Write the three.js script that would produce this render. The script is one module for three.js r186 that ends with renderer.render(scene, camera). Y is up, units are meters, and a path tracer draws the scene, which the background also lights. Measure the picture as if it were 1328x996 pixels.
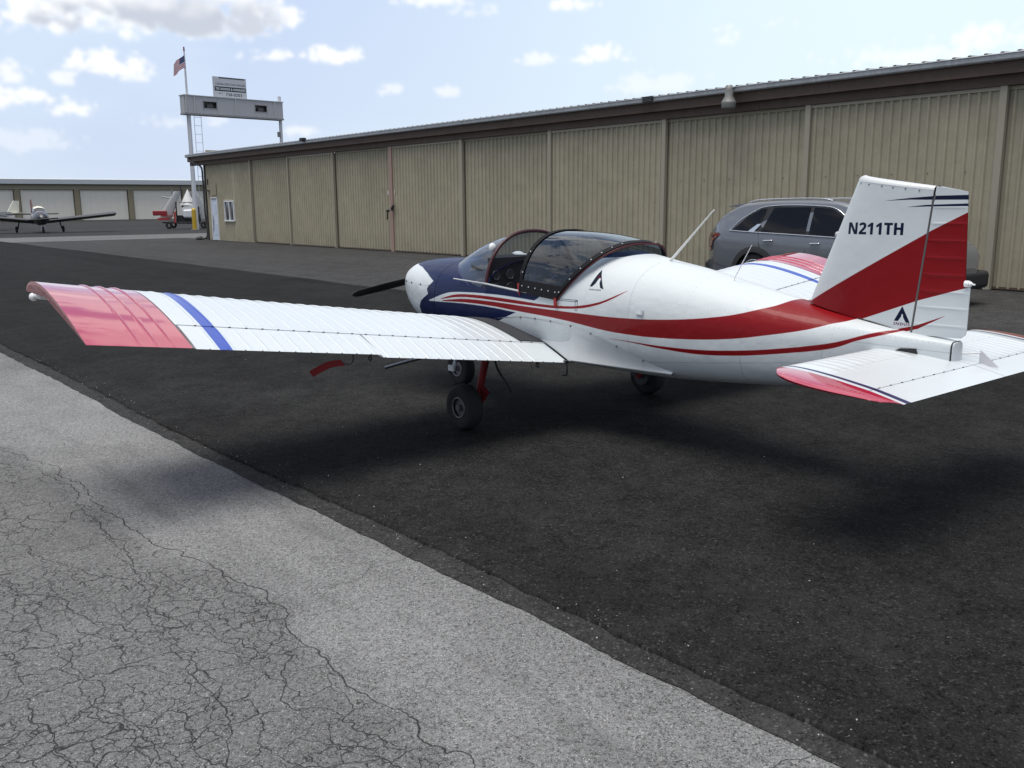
import * as THREE from 'three';
import { mergeGeometries, toCreasedNormals, mergeVertices } from 'three/addons/utils/BufferGeometryUtils.js';
import { RoundedBoxGeometry } from 'three/addons/geometries/RoundedBoxGeometry.js';

// ------------------------------------------------------------------ camera, sky, sun, exposure
const scene = new THREE.Scene();
const D2R = Math.PI / 180;
const camera = new THREE.PerspectiveCamera(45.417, 4 / 3, 0.05, 2000);
const CAM_H = 1.72;
camera.position.set(0, CAM_H, 0);
camera.rotation.order = 'YXZ';
camera.rotation.set(-11.055 * D2R, 0, -0.4 * D2R);
const renderer = new THREE.WebGLRenderer({ antialias: true });
renderer.toneMapping = THREE.LinearToneMapping;
renderer.toneMappingExposure = 1.0;
renderer.shadowMap.enabled = true;

const YAW = 39.3 * D2R, SY = Math.sin(YAW), CY = Math.cos(YAW);
// the hangar row, the pavement edges and the aeroplane share one axis:
// a = metres along the hangar towards the near end, w = metres from the camera towards the hangar wall
const ROT = YAW - Math.PI / 2;
const H = (a, y, w) => new THREE.Vector3(a * SY + w * CY, y, a * CY - w * SY);

function rng(seed) { let a = seed >>> 0; return () => { a = (a + 0x6D2B79F5) >>> 0; let t = a; t = Math.imul(t ^ (t >>> 15), t | 1); t ^= t + Math.imul(t ^ (t >>> 7), t | 61); return ((t ^ (t >>> 14)) >>> 0) / 4294967296; }; }
function hash2(x, y) { let h = Math.imul(x, 374761393) + Math.imul(y, 668265263) | 0; h = Math.imul(h ^ (h >>> 13), 1274126177); h ^= h >>> 16; return (h >>> 0) / 4294967296; }
function vnoise(x, y) { const xi = Math.floor(x), yi = Math.floor(y); let fx = x - xi, fy = y - yi; fx = fx * fx * (3 - 2 * fx); fy = fy * fy * (3 - 2 * fy); const a = hash2(xi, yi), b = hash2(xi + 1, yi), c = hash2(xi, yi + 1), d = hash2(xi + 1, yi + 1); return a + (b - a) * fx + (c - a) * fy + (a - b - c + d) * fx * fy; }
function fbm(x, y, o) { let s = 0, a = 0.5, n = 0; for (let i = 0; i < o; i++) { s += a * vnoise(x, y); n += a; a *= 0.5; x = x * 2.03 + 17.1; y = y * 2.03 + 9.7; } return s / n; }
const sstep = (a, b, x) => { const t = Math.min(1, Math.max(0, (x - a) / (b - a))); return t * t * (3 - 2 * t); };
const lerp = (a, b, t) => a + (b - a) * t;

function makeSky() {
  const W = 2048, Hh = 1024, data = new Float32Array(W * Hh * 4);
  // azimuth from straight ahead, elevation, half width, half height (degrees), weight (2 = thick with a grey base)
  const clouds = [[-26.21, 9.98, 2.76, 1.2, 1], [-24.19, 10.0, 2.3, 1.6, 1.8], [-18.87, 10.5, 3.3, 1.6, 1.8], [-21.45, 10.4, 2.9, 1.6, 1], [-15.76, 10.4, 2.6, 1.45, 1.7], [-13.85, 10.53, 1.61, 0.74, 1], [-22.47, 7.58, 2.21, 0.64, 1], [-21.05, 7.08, 1.2, 0.37, 0.7], [-25.04, 6.79, 0.78, 0.41, 0.8], [-26.99, 5.72, 1.66, 0.6, 1], [-24.87, 5.24, 1.2, 0.37, 0.9], [-13.33, 8.42, 2.3, 0.37, 1], [-10.16, 8.53, 1.38, 0.6, 1], [-27.58, 7.04, 1.01, 0.64, 0.8], [-7.18, 6.65, 0.74, 0.37, 0.6], [-3.66, 6.58, 0.92, 0.32, 0.6], [5.67, 8.56, 1.56, 0.55, 0.9], [1.56, 8.37, 1.29, 0.32, 0.7], [-4.55, 11.52, 2.3, 0.32, 0.8], [3.83, 11.36, 1.66, 0.41, 0.9], [12.77, 9.18, 0.92, 0.69, 0.5], [15.32, 9.87, 1.01, 0.37, 0.6], [27.03, 8.38, 2.3, 0.74, 0.8], [21.79, 7.77, 3.68, 0.64, 0.6], [-12.44, 4.34, 1.01, 0.28, 0.6], [-20.31, 4.72, 1.38, 0.32, 0.4], [-27.21, 3.45, 2.76, 0.64, 0.35], [-17.19, 4.7, 0.74, 0.28, 0.5], [8.64, 6.87, 2.76, 0.64, 0.45], [-1.85, 11.04, 1.38, 0.37, 0.5]];
  const r = rng(77);
  for (let i = 0; i < 260; i++) {           // the same broken cumulus carries on over the rest of the sky
    const az = r() * 360 - 180, el = 2 + 86 * Math.pow(r(), 1.15), k = 1 + el / 14;
    if (Math.abs(az) < 33 + el * 0.5 && el < 15) { r(); r(); r(); continue; }
    clouds.push([az, el, (1.2 + 2.4 * r()) * k, (0.5 + 0.9 * r()) * k, 0.5 + 1.3 * r()]);
  }
  const dens = new Float32Array(W * Hh), thick = new Float32Array(W * Hh);
  for (const [az, el, rw, rh, k] of clouds) {
    const ce = Math.max(0.15, Math.cos(el * D2R));
    const y0 = Math.floor((el - rh * 2 + 90) / 180 * Hh), y1 = Math.ceil((el + rh * 2 + 90) / 180 * Hh);
    for (let y = Math.max(Hh / 2, y0); y <= Math.min(Hh - 1, y1); y++) {
      const de = (y + 0.5) / Hh * 180 - 90 - el, dx = Math.ceil(rw * 1.9 / ce / 360 * W), xc = Math.round((az - 90 + 180) / 360 * W);
      for (let x = xc - dx; x <= xc + dx; x++) {
        const da = ((x + 0.5) / W * 360 - 180 - (az - 90)) * ce;
        const X = ((x % W) + W) % W;
        // flat base, puffed top
        const ey = de < 0 ? de / (rh * 0.75) : de / (rh * 1.25), ex = da / rw;
        const q = 1 - (ex * ex + ey * ey);
        if (q <= -2.2) continue;
        const px = da * 0.9 + az * 7.3, py = (de) * 1.3 + el * 3.1;
        const n = fbm(px * 0.8 / Math.max(0.6, rh * 0.9), py * 0.8 / Math.max(0.6, rh * 0.9), 6);
        const n2 = fbm(px * 2.6 / Math.max(0.6, rh * 0.9) + 9, py * 2.6 / Math.max(0.6, rh * 0.9), 4), d = sstep(-0.02, 0.62, q * 0.75 + (n - 0.5) * 2.3 + (n2 - 0.5) * 1.7);
        const i = y * W + X, v = Math.min(1, d * Math.min(1, k));
        dens[i] = 1 - (1 - dens[i]) * (1 - v);
        if (k > 1) thick[i] = Math.max(thick[i], v * (k - 1) * sstep(0.45, -0.25, ey - 0.3 + (n - 0.5) * 1.3) * sstep(-0.35, 0.4, q + (n - 0.5) * 1.2));
      }
    }
  }
  for (let y = 0; y < Hh; y++) for (let x = 0; x < W; x++) {
    const el = ((y + 0.5) / Hh - 0.5) * 180, az = (x + 0.5) / W * 360 - 180 + 90, i = y * W + x;
    const e = Math.max(0, el), t = 1 - Math.exp(-e / 14);
    // haze at the horizon, a clear light blue higher up; thin high veil
    let R = lerp(0.66, 0.44, t), G = lerp(0.74, 0.59, t), B = lerp(0.90, 0.94, t);
    const zen = sstep(11, 42, e); R = lerp(R, 0.13, zen); G = lerp(G, 0.22, zen); B = lerp(B, 0.43, zen);
    const veil = (1 - 0.75 * zen) * sstep(0.40, 0.72, fbm(az * 0.045 + 3.3, el * 0.12 + 1.7, 5) + 0.0) * 0.75;
    // the veil is thick and bright over the hangars and thins out to a deeper blue round the rest of the sky
    const azr = ((az - 24 + 540) % 360) - 180, hv = Math.exp(-Math.pow(azr / 31, 2)) * 0.95 * (1 - 0.85 * zen), back = sstep(50, 130, Math.abs(azr)) * (1 - zen);
    R = lerp(R, 0.32, back); G = lerp(G, 0.40, back); B = lerp(B, 0.52, back);
    const v = 1 - (1 - veil * 0.5) * (1 - hv);
    R = lerp(R, 0.84, v * (1 - back * 0.6)); G = lerp(G, 0.985, v * (1 - back * 0.6)); B = lerp(B, 1.06, v * (1 - back * 0.6));
    const d = dens[i] * 0.95, g = Math.min(1, thick[i]);
    const cr = lerp(1.06, 0.50, g), cg = lerp(1.07, 0.55, g), cb = lerp(1.09, 0.66, g);
    R = lerp(R, cr, d); G = lerp(G, cg, d); B = lerp(B, cb, d);
    if (el < 0) { R = 0.22; G = 0.22; B = 0.22; }
    data[i * 4] = R; data[i * 4 + 1] = G; data[i * 4 + 2] = B; data[i * 4 + 3] = 1;
  }
  const tex = new THREE.DataTexture(data, W, Hh, THREE.RGBAFormat, THREE.FloatType);
  tex.mapping = THREE.EquirectangularReflectionMapping; tex.magFilter = THREE.LinearFilter; tex.minFilter = THREE.LinearFilter; tex.needsUpdate = true;
  return tex;
}
const skyTex = makeSky();
scene.background = skyTex;
scene.environment = skyTex;
scene.environmentIntensity = 1.0;

const sun = new THREE.DirectionalLight(new THREE.Color(1, 0.955, 0.88), 3.3);
{ const d = H(0.03, 1, -0.2); sun.position.copy(d.multiplyScalar(60)).add(H(-8, 0, 8)); sun.target.position.copy(H(-8, 0, 8)); }
sun.castShadow = true; sun.shadow.radius = 72; sun.shadow.mapSize.set(4096, 4096);
Object.assign(sun.shadow.camera, { left: -45, right: 45, top: 45, bottom: -45, near: 1, far: 160 });
scene.add(sun, sun.target);

// ------------------------------------------------------------------ helpers
const used = new Map();
function numbered(n) { const k = used.get(n) || 0; used.set(n, k + 1); return k ? `${n}_${String(k).padStart(3, '0')}` : n; }
function mesh(name, geo, mat, parent) { const m = new THREE.Mesh(geo, mat); m.name = parent ? name : numbered(name); m.castShadow = m.receiveShadow = true; (parent || scene).add(m); return m; }
function thing(name, label, category, pos, ry = 0, group) { const g = new THREE.Group(); g.name = numbered(name); scene.add(g); if (pos) g.position.copy(pos); g.rotation.y = ry; g.userData = { label, category }; if (group) g.userData.group = group; return g; }
function tag(o, label, category, group) { o.userData.label = label; o.userData.category = category; if (group) o.userData.group = group; return o; }
function part(name, parent) { const g = new THREE.Group(); g.name = name; parent.add(g); return g; }
const lin = (r, g, b) => new THREE.Color().setRGB(r, g, b);
function M(r, g, b, rough = 0.6, metal = 0, extra = {}) { return new THREE.MeshPhysicalMaterial({ color: lin(r, g, b), roughness: rough, metalness: metal, side: THREE.DoubleSide, ...extra }); }
const box = (w, h, d, x = 0, y = 0, z = 0) => new THREE.BoxGeometry(w, h, d).translate(x, y, z);
const rbox = (w, h, d, r, x = 0, y = 0, z = 0, seg = 2) => new RoundedBoxGeometry(w, h, d, seg, r).translate(x, y, z);
const V = (x, y, z) => new THREE.Vector3(x, y, z);
function tube(pts, r, seg = 24, rad = 8, closed = false) { return new THREE.TubeGeometry(new THREE.CatmullRomCurve3(pts, closed, 'centripetal'), seg, r, rad, closed); }
function rod(a, b, r0, r1 = r0, n = 10) { const d = new THREE.Vector3().subVectors(b, a), L = d.length(); const g = new THREE.CylinderGeometry(r1, r0, L, n); g.translate(0, L / 2, 0); g.applyQuaternion(new THREE.Quaternion().setFromUnitVectors(V(0, 1, 0), d.normalize())); return g.translate(a.x, a.y, a.z); }
function merge(list) { return mergeGeometries(list.map(g => { const q = g.index ? g.toNonIndexed() : g.clone(); for (const k of Object.keys(q.attributes)) if (!['position', 'normal', 'uv'].includes(k)) q.deleteAttribute(k); return q; })); }
// rows of points -> surface; loop closes each row, capA / capB close the ends; uvf maps a point to uv
function loft(rows, { loop = false, capA = false, capB = false, uvf = null, flip = false, crease = 0 } = {}) {
  const n = rows[0].length, pos = [], uv = [], idx = [];
  const put = p => { pos.push(p.x, p.y, p.z); const q = uvf ? uvf(p) : [p.x, p.y]; uv.push(q[0], q[1]); };
  for (const r of rows) for (const p of r) put(p);
  const tri = (a, b, c) => flip ? idx.push(a, c, b) : idx.push(a, b, c);
  for (let i = 0; i < rows.length - 1; i++) for (let j = 0; j < (loop ? n : n - 1); j++) { const k = (j + 1) % n, a = i * n + j, b = i * n + k, c = (i + 1) * n + j, d = (i + 1) * n + k; tri(a, b, c); tri(b, d, c); }
  const cap = (r, rev) => { const c = new THREE.Vector3(); for (const p of r) c.add(p); c.multiplyScalar(1 / n); const base = pos.length / 3; for (const p of r) put(p); put(c); for (let j = 0; j < (loop ? n : n - 1); j++) { const k = (j + 1) % n; rev ? tri(base + j, base + n, base + k) : tri(base + j, base + k, base + n); } };
  if (capA) cap(rows[0], true); if (capB) cap(rows[rows.length - 1], false);
  let g = new THREE.BufferGeometry();
  g.setAttribute('position', new THREE.Float32BufferAttribute(pos, 3)); g.setAttribute('uv', new THREE.Float32BufferAttribute(uv, 2)); g.setIndex(idx);
  if (crease) g = toCreasedNormals(g, crease); else g.computeVertexNormals();
  return g;
}
function canvasTex(w, h, draw, srgb = true) { const c = document.createElement('canvas'); c.width = w; c.height = h; draw(c.getContext('2d'), w, h); const t = new THREE.CanvasTexture(c); if (srgb) t.colorSpace = THREE.SRGBColorSpace; t.wrapS = t.wrapT = THREE.ClampToEdgeWrapping; t.anisotropy = 8; return t; }
const toS = x => Math.round(255 * Math.min(1, Math.max(0, x <= 0.0031308 ? x * 12.92 : 1.055 * Math.pow(x, 1 / 2.4) - 0.055)));
const SRGB = new Uint8Array(4096); for (let i = 0; i < 4096; i++) SRGB[i] = toS(i / 4095);
const s8 = x => SRGB[Math.min(4095, Math.max(0, (x * 4095) | 0))];
function dataTex(w, h, data, srgb, repeat) { const t = new THREE.DataTexture(data, w, h, THREE.RGBAFormat); t.magFilter = THREE.LinearFilter; t.minFilter = THREE.LinearMipmapLinearFilter; t.generateMipmaps = true; if (srgb) t.colorSpace = THREE.SRGBColorSpace; t.wrapS = t.wrapT = repeat ? THREE.RepeatWrapping : THREE.ClampToEdgeWrapping; t.needsUpdate = true; return t; }

// ------------------------------------------------------------------ ground
// tileable noise for repeating surface textures
function tnoise(x, y, per) { const xi = Math.floor(x), yi = Math.floor(y); let fx = x - xi, fy = y - yi; fx = fx * fx * (3 - 2 * fx); fy = fy * fy * (3 - 2 * fy); const m = v => ((v % per) + per) % per; const a = hash2(m(xi), m(yi)), b = hash2(m(xi + 1), m(yi)), c = hash2(m(xi), m(yi + 1)), d = hash2(m(xi + 1), m(yi + 1)); return a + (b - a) * fx + (c - a) * fy + (a - b - c + d) * fx * fy; }
function asphaltTex(size, metres, base, contrast, speck, seed) {
  const col = new Uint8Array(size * size * 4), bmp = new Uint8Array(size * size * 4);
  for (let y = 0; y < size; y++) for (let x = 0; x < size; x++) {
    const f = k => { const per = Math.round(metres * k); return tnoise(x / size * per + seed, y / size * per, per); };
    const a = f(260), b = f(110), c = f(34), d = f(5), e = f(14);
    const h = 0.45 * a + 0.35 * b + 0.2 * c;
    let v = base * (1 + contrast * ((h - 0.5) * 1.5 + (d - 0.5) * 0.25 + (e - 0.5) * 0.22));
    const st = b > 0.83 && a > 0.5 ? speck : 0, hole = h < 0.27 ? 0.55 : 1;
    v = v * hole + st * base;
    const i = (y * size + x) * 4;
    col[i] = s8(v * 1.0); col[i + 1] = s8(v * 0.995); col[i + 2] = s8(v * 1.0); col[i + 3] = 255;
    const q = Math.round(255 * Math.min(1, h * 0.9 + (st ? 0.1 : 0)));
    bmp[i] = bmp[i + 1] = bmp[i + 2] = q; bmp[i + 3] = 255;
  }
  return [dataTex(size, size, col, true, true), dataTex(size, size, bmp, false, true)];
}
// sheet over a (along) and w (towards the hangar): rows and columns of heights and tints
function sheet(name, as, ws, yf, mat, uvm, tint) {
  const pos = [], uv = [], col = [], idx = [];
  for (const a of as) for (let j = 0; j < ws.length; j++) {
    const w = typeof ws[j] === 'function' ? ws[j](a) : ws[j], p = H(a, yf(a, w, j), w);
    pos.push(p.x, p.y, p.z); uv.push(a / uvm, w / uvm); const t = tint ? tint(a, w) : 1; col.push(t, t, t * 0.99);
  }
  const n = ws.length;
  for (let i = 0; i < as.length - 1; i++) for (let j = 0; j < n - 1; j++) { const a = i * n + j; idx.push(a, a + 1, a + n, a + 1, a + n + 1, a + n); }
  const g = new THREE.BufferGeometry(); g.setAttribute('position', new THREE.Float32BufferAttribute(pos, 3)); g.setAttribute('uv', new THREE.Float32BufferAttribute(uv, 2));
  if (tint) g.setAttribute('color', new THREE.Float32BufferAttribute(col, 3)); g.setIndex(idx); g.computeVertexNormals();
  const m = mesh(name, g, mat); m.userData.kind = 'structure'; return m;
}
const range = (a, b, s) => { const r = []; for (let x = a; x < b - 1e-6; x += s) r.push(x); r.push(b); return r; };
const [asphC, asphB] = asphaltTex(1024, 2, 0.0175, 1.2, 1.6, 0);
const [oldC, oldB] = asphaltTex(1024, 2, 0.165, 0.9, 0.9, 40);
const asphaltM = new THREE.MeshPhysicalMaterial({ map: asphC, bumpMap: asphB, bumpScale: 0.005, roughness: 0.95, specularIntensity: 0.15, vertexColors: true, side: THREE.DoubleSide });
const greyM = new THREE.MeshPhysicalMaterial({ map: asphC, bumpMap: asphB, bumpScale: 0.003, roughness: 0.95, specularIntensity: 0.3, vertexColors: true, side: THREE.DoubleSide });
const oldM = new THREE.MeshPhysicalMaterial({ map: oldC, bumpMap: oldB, bumpScale: 0.004, roughness: 0.95, specularIntensity: 0.4, vertexColors: true, side: THREE.DoubleSide });

{ const g = new THREE.PlaneGeometry(1600, 1600, 1, 1).rotateX(-Math.PI / 2); const m = mesh('ground', g, M(0.07, 0.068, 0.062, 1)); m.position.y = -0.09; m.userData.kind = 'structure'; }
const edgeTab = [[-160, 2.3], [-30, 2.35], [-20, 2.22], [-12.62, 2.21], [-9.6, 2.26], [-7.9, 2.26], [-6.39, 2.28], [-4.6, 2.35], [-3.3, 2.39], [-2.2, 2.42], [-1.31, 2.44], [1, 2.4], [60, 2.4]];
const tabAt = (t, x) => { let i = 0; while (i < t.length - 2 && x > t[i + 1][0]) i++; const k = Math.min(1, Math.max(0, (x - t[i][0]) / (t[i + 1][0] - t[i][0]))); return lerp(t[i][1], t[i + 1][1], k); };
const edgeLight = a => tabAt(edgeTab, a) + (vnoise(a * 1.7, 3) - 0.5) * 0.02 + (vnoise(a * 7, 8) - 0.5) * 0.018 + (vnoise(a * 31, 8) - 0.5) * 0.01;
const edgeDark = a => tabAt(edgeTab, a) + 0.135 + (vnoise(a * 1.1, 31) - 0.5) * 0.03 + (vnoise(a * 9, 5) - 0.5) * 0.022 + (vnoise(a * 40, 5) - 0.5) * 0.012;
const fineA = [...range(-160, -30, 5), ...range(-29, -14, 0.5), ...range(-13.96, 1, 0.04), ...range(1.5, 60, 3)];
const tintN = (amp, k) => (a, w) => 1 + amp * ((fbm(a * 0.35 * k + 5, w * 0.6 * k, 4) - 0.5) * 2);
// the old pale pavement the camera stands on
sheet('old_pavement', [...range(-160, -14, 4), ...range(-13.5, 2, 0.5), ...range(4, 60, 4)], [-40, -10, -3, -1, 0, 1, 2, 2.62], () => -0.03, oldM, 2, tintN(0.2, 1));
// seal coat band left between the old pavement and the new asphalt
sheet('seal_coat_band', fineA, [a => edgeLight(a), a => lerp(edgeLight(a), edgeDark(a), 0.5), a => edgeDark(a) + 0.06], (a, w, j) => j ? -0.017 : -0.022, greyM, 2, (a, w) => 1.75 + 0.7 * (fbm(a * 3, w * 9, 3) - 0.5));
// new asphalt, a lift of about two centimetres with a crumbled edge
const scuff = (a, w) => sstep(0.9, 0.2, Math.abs((w - 3.2) - (a + 8.5) * 0.55)) * sstep(3.0, 1.0, Math.abs(a + 7.4)) * fbm(a * 6, w * 2.2, 4);
sheet('asphalt_taxiway', fineA, [a => edgeDark(a) - 0.004, edgeDark, a => edgeDark(a) + 0.03, a => edgeDark(a) + 0.1, ...range(2.85, 10.0, 0.2), a => 10.3 + 0.25 * (vnoise(a * 0.6, 2) - 0.5)],
  (a, w, j) => j === 0 ? -0.024 : j === 1 ? -0.006 + 0.006 * vnoise(a * 22, 1) : j === 2 ? -0.002 : 0, asphaltM, 2,
  (a, w) => (1 + 0.34 * (fbm(a * 0.5, w * 0.9, 5) - 0.5) + 0.18 * (fbm(a * 2.5, w * 0.7 + 9, 3) - 0.5)) * (1 + 0.5 * scuff(a, w)) * (1 + 0.16 * sstep(0.55, 0.75, fbm(a * 0.22 + 9, w * 3.2, 4)) - 0.2 * sstep(0.6, 0.78, fbm(a * 1.1 + 40, w * 1.3 + 3, 4))));
// older asphalt along the hangar
sheet('hangar_apron', [...range(-53, -8, 0.6), ...range(-7.5, 40, 1)], [9.9, 10.6, 11.4, 12.2, 13, 14, 15, 16, 17, 18, 19.3], () => -0.008, greyM, 2,
  (a, w) => 2.6 + 1.3 * (fbm(a * 0.16, w * 1.1, 5) - 0.5) + 0.5 * (fbm(a * 0.5 + 30, w * 0.4, 4) - 0.5));
// pale concrete lane crossing behind the corner of the hangar, and the dark tie-down ramp beyond
sheet('concrete_lane', range(-61.5, -51.2, 0.8), range(-60, 60, 2), (a, w) => -0.012, oldM, 2, (a, w) => 0.8 + 0.4 * (fbm(a * 0.35, w * 0.25, 4) - 0.5));
sheet('tie_down_ramp', range(-240, -61.4, 6), range(-120, 140, 6), () => -0.02, greyM, 2, (a, w) => 1.9 + 1.0 * (fbm(a * 0.15, w * 0.1, 4) - 0.5));

// the stretch of old pavement in view: aggregate, alligator cracking and single cracks
const cracks = [
  [0.010, [[-9, 1.05], [-7.43, 1.22], [-7.04, 1.35], [-6.48, 1.41], [-5.71, 1.42], [-4.9, 1.45], [-4.18, 1.55], [-3.64, 1.64], [-3.37, 1.54], [-2.87, 1.53], [-2.47, 1.55], [-2.25, 1.56], [-2.06, 1.54], [-1.6, 1.5], [-1, 1.45], [0, 1.5]]],
  [0.006, [[-6.66, 1.46], [-6.59, 1.74], [-6.61, 2.01], [-6.64, 2.3]]], [0.0045, [[-3.72, 1.81], [-3.68, 1.95], [-3.69, 2.12], [-3.73, 2.46]]],
  [0.0045, [[-1.54, 2.17], [-1.48, 2.31], [-1.44, 2.42], [-1.41, 2.56]]], [0.007, [[-10.72, 1.5], [-10.72, 1.84], [-10.71, 2.06], [-10.75, 2.26]]], [0.007, [[-10.33, 1.6], [-10.33, 1.77], [-10.11, 1.9], [-9.79, 1.9], [-9.66, 2.05], [-9.57, 2.3]]],
  [0.008, [[-7.6, 1.0], [-6.89, 1.22], [-6.3, 1.35], [-5.5, 1.34], [-4.47, 1.28], [-4.16, 1.21], [-3.72, 1.23], [-3.41, 1.27]]], [0.006, [[-5.4, 1.35], [-4.4, 1.29], [-4.19, 1.54], [-3.91, 1.51], [-3.59, 1.63]]],
  [0.007, [[-5.2, 0.5], [-4.61, 0.69], [-4.42, 0.85], [-3.98, 0.93], [-3.72, 1.07], [-3.24, 1.09], [-2.81, 1.03], [-2.56, 0.95], [-2.2, 0.9]]], [0.006, [[-4.8, 0.7], [-4.22, 0.77], [-3.54, 0.73], [-3.26, 0.76], [-3.0, 0.81], [-2.67, 0.82], [-2.2, 0.75]]],
  [0.005, [[-3.2, 0.43], [-3.17, 0.56], [-3.26, 0.76]]], [0.006, [[-3.2, 1.42], [-2.84, 1.3], [-2.64, 1.38], [-2.44, 1.32], [-2.25, 1.32], [-1.8, 1.2]]], [0.006, [[-4.4, 1.29], [-3.81, 1.13], [-3.62, 1.13], [-3.23, 1.29], [-3.21, 1.51]]], [0.006, [[-6.2, 0.6], [-5.42, 0.84], [-4.88, 0.95], [-4.58, 1.07], [-4.4, 1.29]]],
];
const zoneTab = [[-14, 0.7], [-9, 1.05], [-7.43, 1.22], [-6.48, 1.4], [-4.9, 1.44], [-3.64, 1.62], [-2.87, 1.53], [0.3, 1.5]];
function oldDetail(a0, a1, w0, w1, W, Hh) {
  const mask = new Float32Array(W * Hh), ppm = W / (a1 - a0), ppw = Hh / (w1 - w0), rr = rng(5);
  for (const [wd, pts] of cracks) {
    const c = new THREE.CatmullRomCurve3(pts.map(p => V(p[0], 0, p[1])), false, 'centripetal'), L = c.getLength(), n = Math.ceil(L / 0.0025);
    for (let i = 0; i <= n; i++) {
      const p = c.getPointAt(i / n), k = p.x * 1, q = p.z;
      const x = p.x + (fbm(k * 6 + 3, q * 6, 5) - 0.5) * 0.16, w = p.z + (fbm(k * 6 + 71, q * 6 + 9, 5) - 0.5) * 0.16;
      const r = wd * (0.13 + 0.62 * fbm(k * 9, q * 9 + 40, 3)), X = (x - a0) * ppm, Y = (w - w0) * ppw, RX = r * 2.2 * ppm + 1, RY = r * 2.2 * ppw + 1;
      if (X < -RX || X > W + RX || Y < -RY || Y > Hh + RY) continue;
      for (let yy = Math.max(0, Math.floor(Y - RY)); yy <= Math.min(Hh - 1, Y + RY); yy++) for (let xx = Math.max(0, Math.floor(X - RX)); xx <= Math.min(W - 1, X + RX); xx++) {
        const dx = (xx - X) / ppm, dy = (yy - Y) / ppw, d = Math.sqrt(dx * dx + dy * dy), v = Math.min(1, Math.max(0, 1.35 - d / Math.max(r * 0.62, 0.0016)));
        if (v > mask[yy * W + xx]) mask[yy * W + xx] = v;
      }
    }
  }
  const col = new Uint8Array(W * Hh * 4), bmp = new Uint8Array(W * Hh * 4);
  const vor = (x, y) => { const xi = Math.floor(x), yi = Math.floor(y); let f1 = 9, f2 = 9; for (let j = -1; j < 2; j++) for (let i = -1; i < 2; i++) { const dx = xi + i + 0.12 + 0.76 * hash2(xi + i, yi + j) - x, dy = yi + j + 0.12 + 0.76 * hash2(xi + i + 531, yi + j + 77) - y, d = Math.sqrt(dx * dx + dy * dy); if (d < f1) { f2 = f1; f1 = d; } else if (d < f2) f2 = d; } return f2 - f1; };
  for (let y = 0; y < Hh; y++) for (let x = 0; x < W; x++) {
    const a = a0 + (x + 0.5) / ppm, w = w0 + (y + 0.5) / ppw;
    const n1 = vnoise(a * 480, w * 480), n2 = vnoise(a * 230 + 7, w * 230), n3 = vnoise(a * 90, w * 90 + 3), n4 = fbm(a * 3.1, w * 3.1, 3), n5 = fbm(a * 0.7 + 4, w * 1.6, 3);
    let h = 0.4 * n1 + 0.38 * n2 + 0.22 * n3;
    const inZone = sstep(0.06, -0.12, w - tabAt(zoneTab, a) + (n4 - 0.5) * 0.25);
    let v = 0.165 * (1 + 1.6 * (h - 0.5) + 0.3 * (n4 - 0.5) + 0.35 * (n5 - 0.5)) * lerp(1.06, 0.76, inZone);
    if (h < 0.35) v *= 0.5;                                                     // pits between the stones
    const xi = Math.floor(a * 190), yi = Math.floor(w * 190), hs = hash2(xi, yi);  // pale stones worn bare
    if (hs > 0.86) { const dx = a * 190 - xi - 0.5, dy = w * 190 - yi - 0.5, rs = 0.16 + 0.3 * hash2(xi + 9, yi); if (dx * dx + dy * dy * 1.4 < rs * rs) { v = v * 1.35 + 0.3 * hash2(xi, yi + 5); h += 0.15; } }
    const dirt = sstep(0.56, 0.74, fbm(a * 1.3 + 8, w * 5.5 + 2, 5)) * sstep(1.45, 1.7, w) * 0.16;   // rubber and oil drawn out along the lane
    v *= 1 - dirt * (0.5 + 1.0 * n2);
    let ck = mask[y * W + x];
    if (inZone > 0.02) {
      const wx = (fbm(a * 5, w * 5, 3) - 0.5) * 0.16, wy = (fbm(a * 5 + 50, w * 5 + 20, 3) - 0.5) * 0.16, jx = (fbm(a * 26, w * 26, 2) - 0.5) * 0.045, jy = (fbm(a * 26 + 9, w * 26, 2) - 0.5) * 0.045;
      const e1 = vor((a + wx + jx) * 4.6, (w + wy + jy) * 5.4) / 5, e2 = vor((a + wx * 0.6 + jx) * 10.5 + 40, (w + wy * 0.6 + jy) * 12.5) / 11.5;
      const g1 = fbm(a * 4 + 20, w * 4, 2), g2 = fbm(a * 2.6, w * 2.6 + 60, 2);
      const c1 = sstep(0.0055 * (0.25 + 1.1 * g1), 0.0008, e1) * sstep(0.22, 0.42, g1), c2 = sstep(0.0038, 0.0006, e2) * sstep(0.30, 0.46, g2) * 0.85;
      ck = Math.max(ck, Math.max(c1 * 0.95, c2) * inZone);
    }
    v = lerp(v, 0.014 + 0.02 * n2, ck);
    const i = (y * W + x) * 4;
    col[i] = s8(v * 1.0); col[i + 1] = s8(v * 1.0); col[i + 2] = s8(v * 0.995); col[i + 3] = 255;
    const q = Math.round(255 * Math.min(1, Math.max(0, 0.4 + h * 0.55 - ck * 0.75)));
    bmp[i] = bmp[i + 1] = bmp[i + 2] = q; bmp[i + 3] = 255;
  }
  const m = new THREE.MeshPhysicalMaterial({ map: dataTex(W, Hh, col, true, false), bumpMap: dataTex(W, Hh, bmp, false, false), bumpScale: 0.009, roughness: 0.93, specularIntensity: 0.4, side: THREE.DoubleSide });
  const pos = [], uv = [], idx = [], as = range(a0, a1, 0.04), n = 2;
  for (const a of as) for (let j = 0; j < n; j++) { const w = j ? Math.min(w1, edgeLight(a) + 0.03) : w0, p = H(a, -0.026, w); pos.push(p.x, p.y, p.z); uv.push((a - a0) / (a1 - a0), (w - w0) / (w1 - w0)); }
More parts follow.
